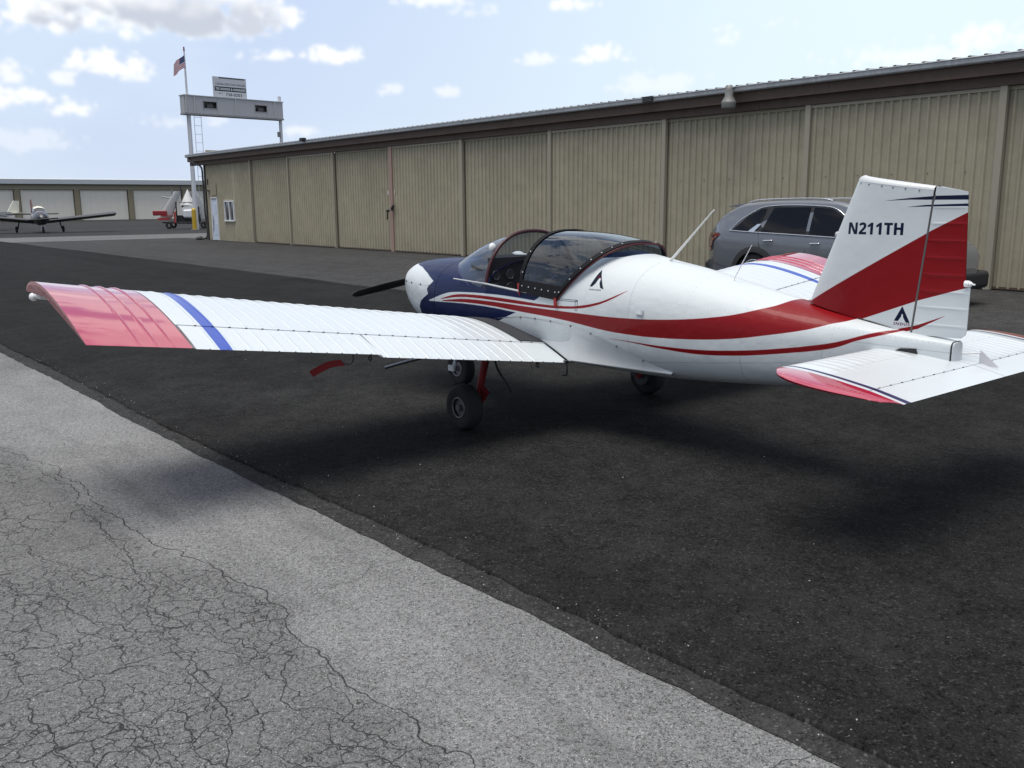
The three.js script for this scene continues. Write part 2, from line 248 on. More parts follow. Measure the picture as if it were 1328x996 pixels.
  for (let i = 0; i < as.length - 1; i++) { const b = i * 2; idx.push(b, b + 1, b + 2, b + 1, b + 3, b + 2); }
  const g = new THREE.BufferGeometry(); g.setAttribute('position', new THREE.Float32BufferAttribute(pos, 3)); g.setAttribute('uv', new THREE.Float32BufferAttribute(uv, 2)); g.setIndex(idx); g.computeVertexNormals();
  const o = mesh('cracked_pavement', g, m); o.userData.kind = 'structure';
}
oldDetail(-3.4, -0.4, 0.2, 2.52, 2048, 1584);
oldDetail(-6.6, -3.4, 0.2, 2.52, 2048, 1100);
oldDetail(-14, -6.6, 0.2, 2.52, 2048, 640);
{ // loose grit shed along the asphalt edge and scattered on both surfaces
  const r = rng(21), g = new THREE.IcosahedronGeometry(1, 0), n = 900, im = new THREE.InstancedMesh(g, M(1, 1, 1, .9), n), m = new THREE.Matrix4(), q = new THREE.Quaternion(), e = new THREE.Euler(), c = new THREE.Color();
  for (let i = 0; i < n; i++) { const a = -0.8 - 11 * Math.pow(r(), 1.3), nearEdge = r() < .7, w = nearEdge ? edgeDark(a) + (r() - .55) * .35 * (r() + .3) : 0.6 + r() * 5, s = .0016 + .0035 * Math.pow(r(), 3), y = w > edgeDark(a) ? 0 : w > edgeLight(a) ? -.018 : -.026; const p = H(a, y + s * .5, w); e.set(r() * 6, r() * 6, r() * 6); m.compose(p, q.setFromEuler(e), V(s, s * .7, s * 1.2)); im.setMatrixAt(i, m); const k = r() < .6 ? .05 + .08 * r() : .2 + .25 * r(); im.setColorAt(i, c.setRGB(k, k * .98, k * .95)); }
  im.name = 'loose_grit'; im.userData = { kind: 'stuff', label: 'loose dark and pale grit scattered along the crumbled asphalt edge', category: 'grit' }; scene.add(im);
}

// ------------------------------------------------------------------ shared materials
const whitePaint = M(0.61, 0.63, 0.64, 0.32, 0, { clearcoat: 0.6, clearcoatRoughness: 0.12 });
const redGloss = M(0.42, 0.018, 0.055, 0.1, 0, { ior: 1.9, clearcoat: 1, clearcoatRoughness: 0.02 });
const blackPaint = M(0.012, 0.012, 0.014, 0.4);
const rubberM = M(0.018, 0.018, 0.019, 0.85);
const darkMetal = M(0.09, 0.09, 0.095, 0.45, 0.6);
const steelM = M(0.5, 0.5, 0.5, 0.35, 0.9);
const glassM = new THREE.MeshPhysicalMaterial({ color: lin(0.55, 0.62, 0.70), roughness: 0.02, metalness: 0, transmission: 1, thickness: 0, ior: 1.7, side: THREE.DoubleSide });
const smokeGlassM = new THREE.MeshPhysicalMaterial({ color: lin(0.20, 0.25, 0.33), roughness: 0.02, metalness: 0, transmission: 1, thickness: 0, ior: 1.7, side: THREE.DoubleSide });
const screwM = M(0.7, 0.7, 0.7, 0.3, 0.7);
const darkScrewM = M(0.12, 0.12, 0.13, 0.5, 0.5);


// ------------------------------------------------------------------ metal hangar
const XZ = (X, Z) => V(X, 0, -Z);
function noiseTex(size, metres, base, amp, streak, seed) {   // weathered paint: blotches, vertical runs of dust, specks
  const col = new Uint8Array(size * size * 4);
  for (let y = 0; y < size; y++) for (let x = 0; x < size; x++) {
    const f = (kx, ky) => { const px = Math.max(1, Math.round(metres * kx)), py = Math.max(1, Math.round(metres * ky)); const X = x / size * px + seed, Yv = y / size * py; const xi = Math.floor(X), yi = Math.floor(Yv); let fx = X - xi, fy = Yv - yi; fx = fx * fx * (3 - 2 * fx); fy = fy * fy * (3 - 2 * fy); const m = (v, p) => ((v % p) + p) % p; const a = hash2(m(xi, px), m(yi, py)), b = hash2(m(xi + 1, px), m(yi, py)), c = hash2(m(xi, px), m(yi + 1, py)), d = hash2(m(xi + 1, px), m(yi + 1, py)); return a + (b - a) * fx + (c - a) * fy + (a - b - c + d) * fx * fy; };
    const v = 1 + amp * ((f(1, 1) - .5) + .7 * (f(4, 4) - .5) + .5 * (f(16, 12) - .5)) + streak * ((f(14, .8) - .5) + .6 * (f(40, 1.5) - .5)) - (f(60, 60) > .93 ? amp * 1.2 : 0);
    const i = (y * size + x) * 4; col[i] = s8(base[0] * v); col[i + 1] = s8(base[1] * v); col[i + 2] = s8(base[2] * v); col[i + 3] = 255;
  }
  return dataTex(size, size, col, true, true);
}
const beigeT = noiseTex(512, 4, [.385, .345, .255], .16, .0, 3), fasciaT = noiseTex(256, 3, [.092, .062, .048], .3, .08, 11), galvT = noiseTex(256, 3, [.36, .37, .38], .16, .2, 21);
const beigeM = new THREE.MeshPhysicalMaterial({ map: beigeT, roughness: .62, specularIntensity: .5, side: THREE.DoubleSide });
const fasciaM = new THREE.MeshPhysicalMaterial({ map: fasciaT, roughness: .75, side: THREE.DoubleSide });
const galvM = new THREE.MeshPhysicalMaterial({ map: galvT, roughness: .45, metalness: .3, side: THREE.DoubleSide });
const trimM = M(.36, .325, .25, .6), pinkM = M(.36, .24, .20, .7);
const hangar = thing('metal_hangar', 'long beige metal hangar with ribbed sliding doors and a brown fascia', 'hangar', H(0, 0, 19), ROT);
// local: x along, y up, z out of the wall towards the camera side. A ribbed sheet between x0 and x1
function ribbed(x0, x1, y0, y1, pitch, hgt, z, first = .06, minor = pitch > .25) {
  const xs = [[x0, 0]]; for (let x = x0 + first; x < x1 - .05; x += pitch) { xs.push([x, 0], [x + .02, hgt], [x + .062, hgt], [x + .082, 0]); const m = x + .082 + (pitch - .082) / 2; if (minor) for (const k of [-.035, .035]) if (m + k + .012 < x1 - .02) xs.push([m + k - .012, 0], [m + k, hgt * .16], [m + k + .012, 0]); }
  xs.push([x1, 0]);
  const f = xs.filter((p, i) => !i || p[0] > xs[i - 1][0] + 1e-4), rows = f.map(([x, h]) => [V(x, y0, z + h), V(x, y1, z + h)]);
  return loft(rows, { uvf: p => [p.x / 4, p.y / 4], crease: .3, flip: true });
}
{
  const posts = [-48.6, -42.75, -38.72, -34.58, -30.17, -25.68, -21.2, -16.69, -12.4, -8.15, -3.8, .6, 5, 9.4, 13.8];
  // fixed wall with the side door and window at the far end
  {
    const x0 = -48.6, x1 = -42.8, z = 0;
    const holes = [[-48.02, -47.2, 0, 2.16], [-46.25, -45.12, 1.03, 1.98]];
    const spans = [[x0, -48.02, 0, 3.9], [-48.02, -47.2, 2.16, 3.9], [-47.2, -46.25, 0, 3.9], [-46.25, -45.12, 0, 1.03], [-46.25, -45.12, 1.98, 3.9], [-45.12, x1, 0, 3.9]];
    const fx = { }; for (const [a, b, c, d] of spans) { const k = Math.ceil((a - x0 - .06) / .2); mesh('wall_sheet', ribbed(a, b, c, d, .2, .03, z, x0 + .06 + k * .2 - a), beigeM, hangar); }
    const dr = part('side_door', hangar), wd = M(.62, .68, .78, .45), wf = M(.78, .79, .8, .5);
    mesh('door_leaf', box(.74, 2.1, .04, -47.61, 1.06, .0), wd, dr);
    mesh('door_frame', merge([box(.05, 2.2, .09, -48.01, 1.1, .02), box(.05, 2.2, .09, -47.21, 1.1, .02), box(.85, .05, .085, -47.61, 2.175, .021)]), wf, dr);
    mesh('lock_cover', box(.12, .75, .03, -47.92, .95, .06), M(.6, .61, .62, .5), dr);
    mesh('door_handle', merge([box(.05, .12, .04, -47.86, 1.0, .05), rod(V(-47.86, 1.02, .09), V(-47.74, 1.02, .09), .012)]), steelM, dr);
    mesh('door_panel', box(.3, .5, .012, -47.56, 1.6, .026), M(.55, .62, .74, .45), dr); mesh('door_panel', box(.45, .6, .012, -47.58, .55, .026), M(.55, .62, .74, .45), dr);
    const wn = part('window', hangar);
    mesh('window_frame', merge([box(1.2, .06, .08, -45.685, 1.99, .03), box(1.22, .07, .11, -45.685, 1.02, .035), box(.06, .9, .08, -46.25, 1.505, .03), box(.06, .9, .08, -45.12, 1.505, .03), box(.05, .9, .07, -45.7, 1.505, .03)]), wf, wn);
    mesh('window_pane', box(.5, .9, .008, -45.97, 1.505, .01), M(.02, .022, .025, .06, 0, { clearcoat: 1 }), wn); mesh('window_pane', box(.52, .9, .008, -45.41, 1.505, -.005), M(.035, .038, .042, .08, 0, { clearcoat: 1 }), wn);
    mesh('curtain', loft(range(-45.6, -45.2, .02).map((x, i) => [V(x, 1.08, -.02 + .012 * (i % 2)), V(x + .05, 1.75, -.02 + .012 * (i % 2))])), M(.35, .36, .38, .9), wn);
    mesh('notice_board', box(.62, .62, .02, -47.55, 2.62, .035), M(.30, .27, .19, .7), hangar);
    mesh('wall_bracket', box(.05, .3, .06, -48.3, 3.0, .04), blackPaint, hangar); mesh('wall_bracket', box(.16, .05, .2, -48.25, 2.55, .1), blackPaint, hangar);
  }
  for (let i = 1; i < posts.length - 1; i++) {
    const a = posts[i], b = posts[i + 1], back = i % 2 ? 0 : .07, far = i < 4, pitch = .2;
    const d = part('door_panel', hangar); d.userData = {};
    mesh('door_sheet', ribbed(a + .07, b - .05, .03, 3.84, pitch, .04, back), beigeM, d);
    mesh('door_top_rail', box(b - a - .12, .07, .06, (a + b) / 2, 3.845, back + .02), trimM, d);
    mesh('door_bottom_rail', box(b - a - .12, .05, .05, (a + b) / 2, .035, back + .012), fasciaM, d);
    const r = rng(50 + i); for (let k = 0; k < 5; k++) mesh('door_screw', new THREE.CylinderGeometry(.012, .012, .01, 6).rotateX(Math.PI / 2).translate(a + .5 + (k % 5) * .78, 2.3 - .6 * 0, back + .008), darkScrewM, d);
  }
  posts.forEach((x, i) => { if (i < 1) return; const m = i === 4 ? pinkM : trimM, w = i === 4 ? .2 : i < 4 ? .07 : .13;
    mesh('door_post', box(w, 3.96, .1, x + (i === 4 ? .02 : 0), 1.98, .1), m, hangar);
    mesh('door_gap', box(w + .2, 3.84, .03, x, 1.93, -.03), trimM, hangar); });
  { const lk = part('door_lock', hangar); mesh('lock_body', merge([rbox(.13, .09, .09, .02, -30.32, 1.52, .2), rod(V(-30.32, 1.5, .22), V(-30.34, 1.2, .22), .025)]), blackPaint, lk); mesh('lock_hasp', merge([rbox(.1, .13, .08, .02, -30.02, 1.6, .2), rbox(.14, .08, .06, .02, -29.96, 1.7, .19)]), blackPaint, lk); mesh('lock_label', merge([box(.07, .16, .01, -30.33, 2.2, .16), box(.07, .16, .01, -29.97, 2.2, .1)]), M(.6, .6, .58, .6), lk); }
  // header track, fascia boards, gutter
  const L0 = -50.3, L1 = 14, mid = (L0 + L1) / 2, len = L1 - L0;
  const brd = (name, y0, y1, z0, z1, m, seg = 6.1) => { for (let x = L0; x < L1; x += seg) { const e = Math.min(L1, x + seg); const g = box(e - x - .006, y1 - y0, z1 - z0, (x + e) / 2, (y0 + y1) / 2, (z0 + z1) / 2); const uv = g.attributes.uv, p = g.attributes.position; for (let i = 0; i < uv.count; i++) uv.setXY(i, p.getX(i) / 3, p.getY(i) / 3); mesh(name, g, m, hangar); } };
  brd('track_cover', 3.885, 4.10, .0, .17, fasciaM); brd('fascia_board', 4.085, 4.31, .18, .30, fasciaM, 5.5); brd('soffit_board', 4.29, 4.36, -.1, .28, fasciaM, 7);
  // gutter: folded profile with a lip
  const prof = [[.28, 4.46], [.28, 4.325], [.33, 4.31], [.385, 4.32], [.40, 4.345], [.40, 4.43], [.415, 4.44], [.405, 4.455], [.39, 4.45]];
  for (let x = L0 - .05; x < L1; x += 6) { const e = Math.min(L1, x + 6); mesh('gutter', loft([prof.map(([z, y]) => V(x + .004, y, z)), prof.map(([z, y]) => V(e - .004, y, z))], { uvf: p => [p.x / 3, p.y / 3 + p.z], crease: .4 }), galvM, hangar); }
  { const xs = []; for (let x = L0; x < L1; x += .305) xs.push([x, 0], [x + .02, .035], [x + .075, .035], [x + .095, 0]); const rows = xs.map(([x, h]) => [V(x, 4.455 + h, .33), V(x, 5.1 + h, -9), V(x, 4.45 + h, -18)]); mesh('roof', loft(rows, { uvf: p => [p.x / 3, p.z / 3], crease: .5 }), galvM, hangar); }
  mesh('end_wall', merge([box(.12, 3.9, 17.6, -48.66, 1.95, -8.9), box(.1, .9, 17.6, -48.66, 4.2, -8.9)]), beigeM, hangar); mesh('end_wall', box(.12, 4.4, 17.6, 13.7, 2.2, -8.9), beigeM, hangar); mesh('back_wall', box(62.3, 4.3, .12, -17.45, 2.15, -17.75), beigeM, hangar);
  mesh('interior_floor', box(62, .02, 17, -17.4, .02, -9), M(.1, .1, .1, .9), hangar);
  mesh('corner_trim', box(.1, 3.9, .1, -48.6, 1.95, .04), M(.05, .045, .04, .7), hangar);
  // downpipe from the gutter end to the corner
  mesh('downpipe', tube([V(-50.1, 4.34, .34), V(-49.9, 4.15, .33), V(-49.2, 3.95, .22), V(-48.78, 3.75, .14), V(-48.74, 3.2, .12), V(-48.74, 1.5, .12), V(-48.74, .12, .12), V(-48.9, .05, .3)], .05, 60, 8), M(.06, .055, .05, .5), hangar);
  // flood lamp / vent hood on the fascia, louvre on the gutter, small box
  const hood = part('vent_hood', hangar), hm = M(.22, .22, .205, .5, .2);
  mesh('hood_body', new THREE.LatheGeometry([[.0, .52], [.075, .52], [.075, .43], [.10, .40], [.095, .27], [.165, .15], [.165, .13], [.175, .125], [.165, .0], [.14, -.01], [.0, -.01]].map(p => new THREE.Vector2(...p)), 20).translate(-14.3, 3.95, .56), hm, hood);
  mesh('hood_arm', rod(V(-14.3, 4.42, .56), V(-14.3, 4.42, .35), .03), hm, hood);
  const lv = part('louvre', hangar); mesh('louvre_box', box(.34, .14, .06, -17.02, 4.40, .42), blackPaint, lv); for (let k = 0; k < 4; k++) mesh('louvre_slat', box(.36, .008, .04, -17.02, 4.35 + k * .035, .455).rotateX(0), M(.2, .2, .2, .5, .5), lv);
  mesh('camera_housing', rbox(.3, .14, .2, .03, -36.5, 4.48, .45), blackPaint, hangar);
  // debris line at the foot of the doors
}
{ const st = new THREE.IcosahedronGeometry(.16, 1), r = rng(4), p = st.attributes.position; const g = mergeVertices(st.deleteAttribute('normal').deleteAttribute('uv')); const q = g.attributes.position; for (let i = 0; i < q.count; i++) { const k = .75 + .5 * r(); q.setXYZ(i, q.getX(i) * k * 1.3, q.getY(i) * k * .7, q.getZ(i) * k); } g.computeVertexNormals();
  for (const [a, w, s] of [[-49.2, 18.7, 1], [-48.95, 18.5, .7]]) { const m = mesh('stone', g, M(.05, .048, .045, .9)); m.scale.setScalar(s); m.position.copy(H(a, .06, w)); tag(m, s === 1 ? 'larger dark stone at the foot of the hangar corner downpipe' : 'smaller dark stone beside the hangar corner downpipe', 'stone'); } }

// ------------------------------------------------------------------ parked estate car
{
  const car = thing('parked_car', 'grey sport utility car with tinted windows parked along the hangar', 'car', H(-11.9, 0, 14.6 + .95), ROT);
  // local: x = forward from the tail, y up, z = +.95 on the side facing the camera
  const Lc = 4.82, paint = M(.17, .18, .20, .32, .4, { clearcoat: 1, clearcoatRoughness: .04 }), clad = M(.022, .022, .024, .7), glass = M(.006, .006, .007, .05, 0, { specularIntensity: .6 }), chrome = M(.72, .72, .74, .16, .95);
  const TOP = [[0, .98], [.05, 1.12], [.14, 1.30], [.32, 1.58], [.46, 1.68], [.8, 1.74], [1.5, 1.775], [2.2, 1.765], [2.7, 1.70], [3.05, 1.54], [3.45, 1.26], [3.6, 1.17], [4.2, 1.09], [4.55, 1.0], [4.74, .84], [4.82, .62]];
  const topY = x => rowAt(TOP, x)[0], belt = x => lerp(1.155, 1.03, x / 3.4);
  const plan = x => Math.min(1, Math.pow(Math.min(1, (x + .06) / .3), .22)) * Math.min(1, Math.pow(Math.min(1, (Lc + .02 - x) / .75), .35));
  const hw = (x, y) => { const b = belt(x); let k = .95; if (y < .62) k = lerp(.915, .945, (y - .22) / .4); else if (y < b) k = .945 + .006 * Math.sin((y - .62) / (b - .62) * Math.PI) - .012 * sstep(b - .09, b, y); else k = .933 - .25 * Math.pow((y - b) / .62, 1.15) * .95; return Math.max(.05, k * plan(x) * (y > b ? lerp(1, 1, 0) : 1)); };
  const botY = x => x < .5 ? lerp(.34, .26, x / .5) : x > 4.3 ? lerp(.24, .3, (x - 4.3) / .5) : .24;
  const xsAll = [0, .015, .04, .08, .13, .19, .26, .34, ...range(.42, 4.36, .06), 4.42, 4.5, 4.57, 4.63, 4.69, 4.74, 4.78, 4.82];
  const arches = [[.98, .455], [3.80, .455]], wheelY = .40;
  const secs = xsAll.map(x => { const T = topY(x), B = botY(x), row = [], n = 22, rc = Math.min(.10, (T - B) * .2); for (let i = 0; i <= n; i++) { const y = lerp(B, T - rc, i / n); row.push(V(x, y, hw(x, y))); } const zc = hw(x, T - rc); for (let i = 1; i <= 8; i++) { const a = i / 8 * Math.PI / 2; row.push(V(x, T - rc + rc * Math.sin(a) * (1 - 0) - 0, zc - rc * 1.3 * (1 - Math.cos(a)))); } const ze = row[row.length - 1].z; for (let i = 1; i <= 6; i++) { const k = i / 6; row.push(V(x, T + .018 * Math.sin(k * Math.PI / 2), ze * (1 - k))); } return row; });
  const cut = (g) => { const p = g.attributes.position, ix = g.index.array, keep = []; for (let i = 0; i < ix.length; i += 3) { let cx = 0, cy = 0, cz = 0; for (let k = 0; k < 3; k++) { cx += p.getX(ix[i + k]) / 3; cy += p.getY(ix[i + k]) / 3; cz += Math.abs(p.getZ(ix[i + k])) / 3; } if (arches.some(([ax, r]) => Math.hypot(cx - ax, cy - wheelY) < r && cz > .55)) continue; keep.push(ix[i], ix[i + 1], ix[i + 2]); } g.setIndex(keep); return g; };
  const half = cut(loft(secs)), other = cut(loft(secs.map(r => r.map(p => V(p.x, p.y, -p.z))), { flip: true }));
  const closeEnd = r => loft([r, r.map(p => V(p.x, p.y, 0))]);
  mesh('body', merge([half, other, closeEnd(secs[0]), closeEnd(secs[0].map(p => V(p.x, p.y, -p.z))), closeEnd(secs[secs.length - 1]), closeEnd(secs[secs.length - 1].map(p => V(p.x, p.y, -p.z)))]), paint, car);
  mesh('underbody', box(4.3, .12, 1.5, 2.4, .3, 0), clad, car);
  const onSide = (pts, off, sd) => { const sh = new THREE.Shape(pts.map(p => new THREE.Vector2(p[0], p[1]))), g = new THREE.ShapeGeometry(sh), p = g.attributes.position; for (let i = 0; i < p.count; i++) p.setZ(i, sd * (hw(p.getX(i), p.getY(i)) + off)); g.computeVertexNormals(); return g; };
  const dense = (pts, n = 6) => { const o = []; pts.forEach((p, i) => { const q = pts[(i + 1) % pts.length]; for (let k = 0; k < n; k++) o.push([lerp(p[0], q[0], k / n), lerp(p[1], q[1], k / n)]); }); return o; };
  const line = (pts, off, r, sd) => tube(pts.map(p => V(p[0], p[1], sd * (hw(p[0], p[1]) + off))), r, pts.length * 6, 6);
  for (const sd of [1, -1]) {
    mesh('rear_quarter_window', onSide(dense([[.44, 1.215], [.98, 1.19], [1.04, 1.25], [1.12, 1.62], [.98, 1.60], [.74, 1.47]]), .006, sd), glass, car);
    mesh('rear_door_window', onSide(dense([[1.10, 1.19], [2.05, 1.155], [2.03, 1.64], [1.26, 1.635]]), .006, sd), glass, car);
    mesh('front_door_window', onSide(dense([[2.12, 1.15], [3.08, 1.115], [3.02, 1.2], [2.66, 1.50], [2.45, 1.61], [2.1, 1.635]]), .006, sd), glass, car);
    mesh('window_surround', onSide(dense([[.42, 1.20], [1.4, 1.17], [3.12, 1.10], [2.70, 1.50], [2.46, 1.63], [2.1, 1.655], [1.3, 1.66], [1.0, 1.62], [.74, 1.49]], 8), .003, sd), blackPaint, car);
    mesh('quarter_fin', onSide([[.82, 1.20], [.95, 1.19], [1.08, 1.34], [.99, 1.33]], .012, sd), chrome, car);
    mesh('window_trim', line([[.40, 1.205], [.7, 1.19], [1.4, 1.165], [2.2, 1.135], [3.12, 1.10]], .008, .012, sd), chrome, car);
    mesh('window_trim', line([[.40, 1.205], [.56, 1.38], [.74, 1.50], [.98, 1.63], [1.4, 1.675], [2.1, 1.665], [2.5, 1.62], [2.75, 1.48], [3.1, 1.18]], .006, .011, sd), chrome, car);
    for (const pts of [[[1.05, 1.17], [1.09, .95], [1.22, .72], [1.28, .45]], [[2.08, 1.14], [2.07, .8], [2.05, .35]], [[3.12, 1.08], [3.2, .8], [3.18, .35]]]) mesh('door_seam', line(pts, .002, .005, sd), blackPaint, car);
    for (const x of [1.3, 2.28]) mesh('door_handle', new THREE.CapsuleGeometry(.018, .17, 4, 8).rotateZ(Math.PI / 2 + .04).translate(x, 1.03 - (x - 1.3) * .03, sd * (hw(x, 1.0) + .022)), chrome, car);
    for (const [ax, r] of arches) { const a = []; for (let i = 0; i <= 24; i++) { const t = -.12 + (Math.PI + .24) * i / 24, o = []; for (const k of [.9, 1.0, 1.14]) { const X = ax + Math.cos(t) * r * k, Yy = Math.max(.25, wheelY + Math.sin(t) * r * k); o.push(V(X, Yy, sd * (hw(Math.min(4.75, Math.max(.05, X)), Yy) + (k === 1.14 ? .004 : .022)))); } a.push(o); } mesh('wheel_arch', loft(a), clad, car);
      mesh('wheel_well', new THREE.CylinderGeometry(r, r, .5, 28, 1, true).rotateX(Math.PI / 2).translate(ax, wheelY, sd * .64), clad, car); mesh('wheel_well', new THREE.CircleGeometry(r, 28).translate(ax, wheelY, sd * .42), clad, car);
      const wh = part('wheel', car); mesh('tyre', new THREE.LatheGeometry([[.26, -.1], [.33, -.115], [.385, -.09], [.40, 0], [.385, .09], [.33, .115], [.26, .1]].map(p => new THREE.Vector2(...p)), 36).rotateX(Math.PI / 2).translate(ax, .40, sd * .83), rubberM, wh);
      const sp = [new THREE.TorusGeometry(.265, .018, 8, 36).translate(ax, .40, sd * .925), new THREE.CylinderGeometry(.06, .07, .04, 16).rotateX(Math.PI / 2).translate(ax, .40, sd * .915)]; for (let k = 0; k < 10; k++) sp.push(box(.21, .028, .02).translate(.15, 0, 0).rotateZ(k * Math.PI / 5 + (k % 2 ? .12 : -.12)).translate(ax, .40, sd * .915)); mesh('rim', merge(sp), chrome, wh); mesh('brake_drum', new THREE.CylinderGeometry(.22, .22, .03, 24).rotateX(Math.PI / 2).translate(ax, .40, sd * .86), M(.03, .03, .03, .6), wh); }
    mesh('sill_cladding', onSide(dense([[1.36, .24], [3.44, .24], [3.42, .40], [1.38, .42]]), .008, sd), clad, car);
    mesh('bumper_cladding', onSide(dense([[.03, .34], [.58, .28], [.60, .46], [.40, .50], [.1, .62], [.03, .62]]), .008, sd), clad, car);
    mesh('tail_lamp', onSide(dense([[.03, .80], [.12, .82], [.15, 1.0], [.27, 1.12], [.26, 1.16], [.05, 1.15]]), .012, sd), M(.26, .008, .012, .15, 0, { clearcoat: 1 }), car);
    mesh('tail_lamp_trim', onSide(dense([[.05, .86], [.09, .86], [.11, 1.08], [.2, 1.13], [.06, 1.12]]), .016, sd), M(.05, .004, .006, .2, 0, { clearcoat: 1 }), car);
    mesh('head_lamp', onSide(dense([[4.38, .86], [4.7, .72], [4.74, .82], [4.45, .98]]), .01, sd), M(.5, .5, .52, .1, 0, { clearcoat: 1 }), car);
    mesh('roof_rail', tube([V(.62, 1.73, sd * .63), V(.75, 1.765, sd * .63), V(1.5, 1.795, sd * .635), V(2.2, 1.785, sd * .63), V(2.4, 1.75, sd * .625)], .014, 40, 6), chrome, car);
    const mr = part('door_mirror', car); mesh('mirror_shell', rbox(.16, .13, .24, .05, 2.86, 1.17, sd * 1.06), M(.55, .56, .58, .3, .2, { clearcoat: 1 }), mr); mesh('mirror_base', merge([rbox(.15, .06, .25, .025, 2.88, 1.10, sd * 1.02), box(.1, .05, .14, 2.92, 1.09, sd * .95)]), blackPaint, mr);
    mesh('front_grille_corner', onSide(dense([[4.62, .3], [4.78, .3], [4.79, .58], [4.62, .62]]), .012, sd), clad, car);
  }
  // tailgate: glass, spoiler, bumper, number plate
  const rx = (y) => { let x = 0; while (topY(x) < y && x < .5) x += .005; return x; };
  const rg = []; for (let i = 0; i <= 10; i++) { const y = lerp(1.22, 1.58, i / 10), x = rx(y), row = []; for (let j = 0; j <= 10; j++) { const z = lerp(-1, 1, j / 10) * (lerp(.66, .54, i / 10)); row.push(V(x - .004 - .0 * z * z, y, z)); } rg.push(row); } mesh('rear_window', loft(rg), glass, car);
  mesh('roof_spoiler', (() => { const rows = []; for (let j = 0; j <= 14; j++) { const z = lerp(-.64, .64, j / 14), e = 1 - Math.pow(Math.abs(z) / .7, 4) * .4; rows.push([V(.60, 1.715, z), V(.40, 1.70, z), V(.24 + .06 * (1 - e), 1.665, z), V(.24 + .06 * (1 - e), 1.645, z), V(.42, 1.65, z)]); } return loft(rows, { loop: true, capA: true, capB: true, crease: .6 }); })(), paint, car);
  mesh('rear_bumper', rbox(.16, .26, 1.5, .06, .05, .47, 0), clad, car);
  mesh('number_plate', box(.01, .14, .32, -.012, .9, 0), M(.6, .6, .6, .5), car);
  mesh('front_bumper', rbox(.24, .3, 1.5, .08, 4.72, .42, 0), clad, car);
  const ws = []; for (let i = 0; i <= 10; i++) { const x = lerp(2.72, 3.46, i / 10), row = []; for (let j = 0; j <= 10; j++) { const z = lerp(-1, 1, j / 10) * lerp(.58, .72, i / 10); row.push(V(x, topY(x) + .024 - .015 * (z / .7) ** 2, z)); } ws.push(row); } mesh('front_window', loft(ws), glass, car);
  // the proportions of the panels along the car: long rear overhang, short bonnet
  const stretch = x => x < .4 ? x * 1.75 : x < 3.2 ? x + .3 : 3.5 + (x - 3.2) * .86;
  car.traverse(o => { if (o.isMesh) { const p = o.geometry.attributes.position; for (let i = 0; i < p.count; i++) p.setX(i, stretch(p.getX(i))); } });
}

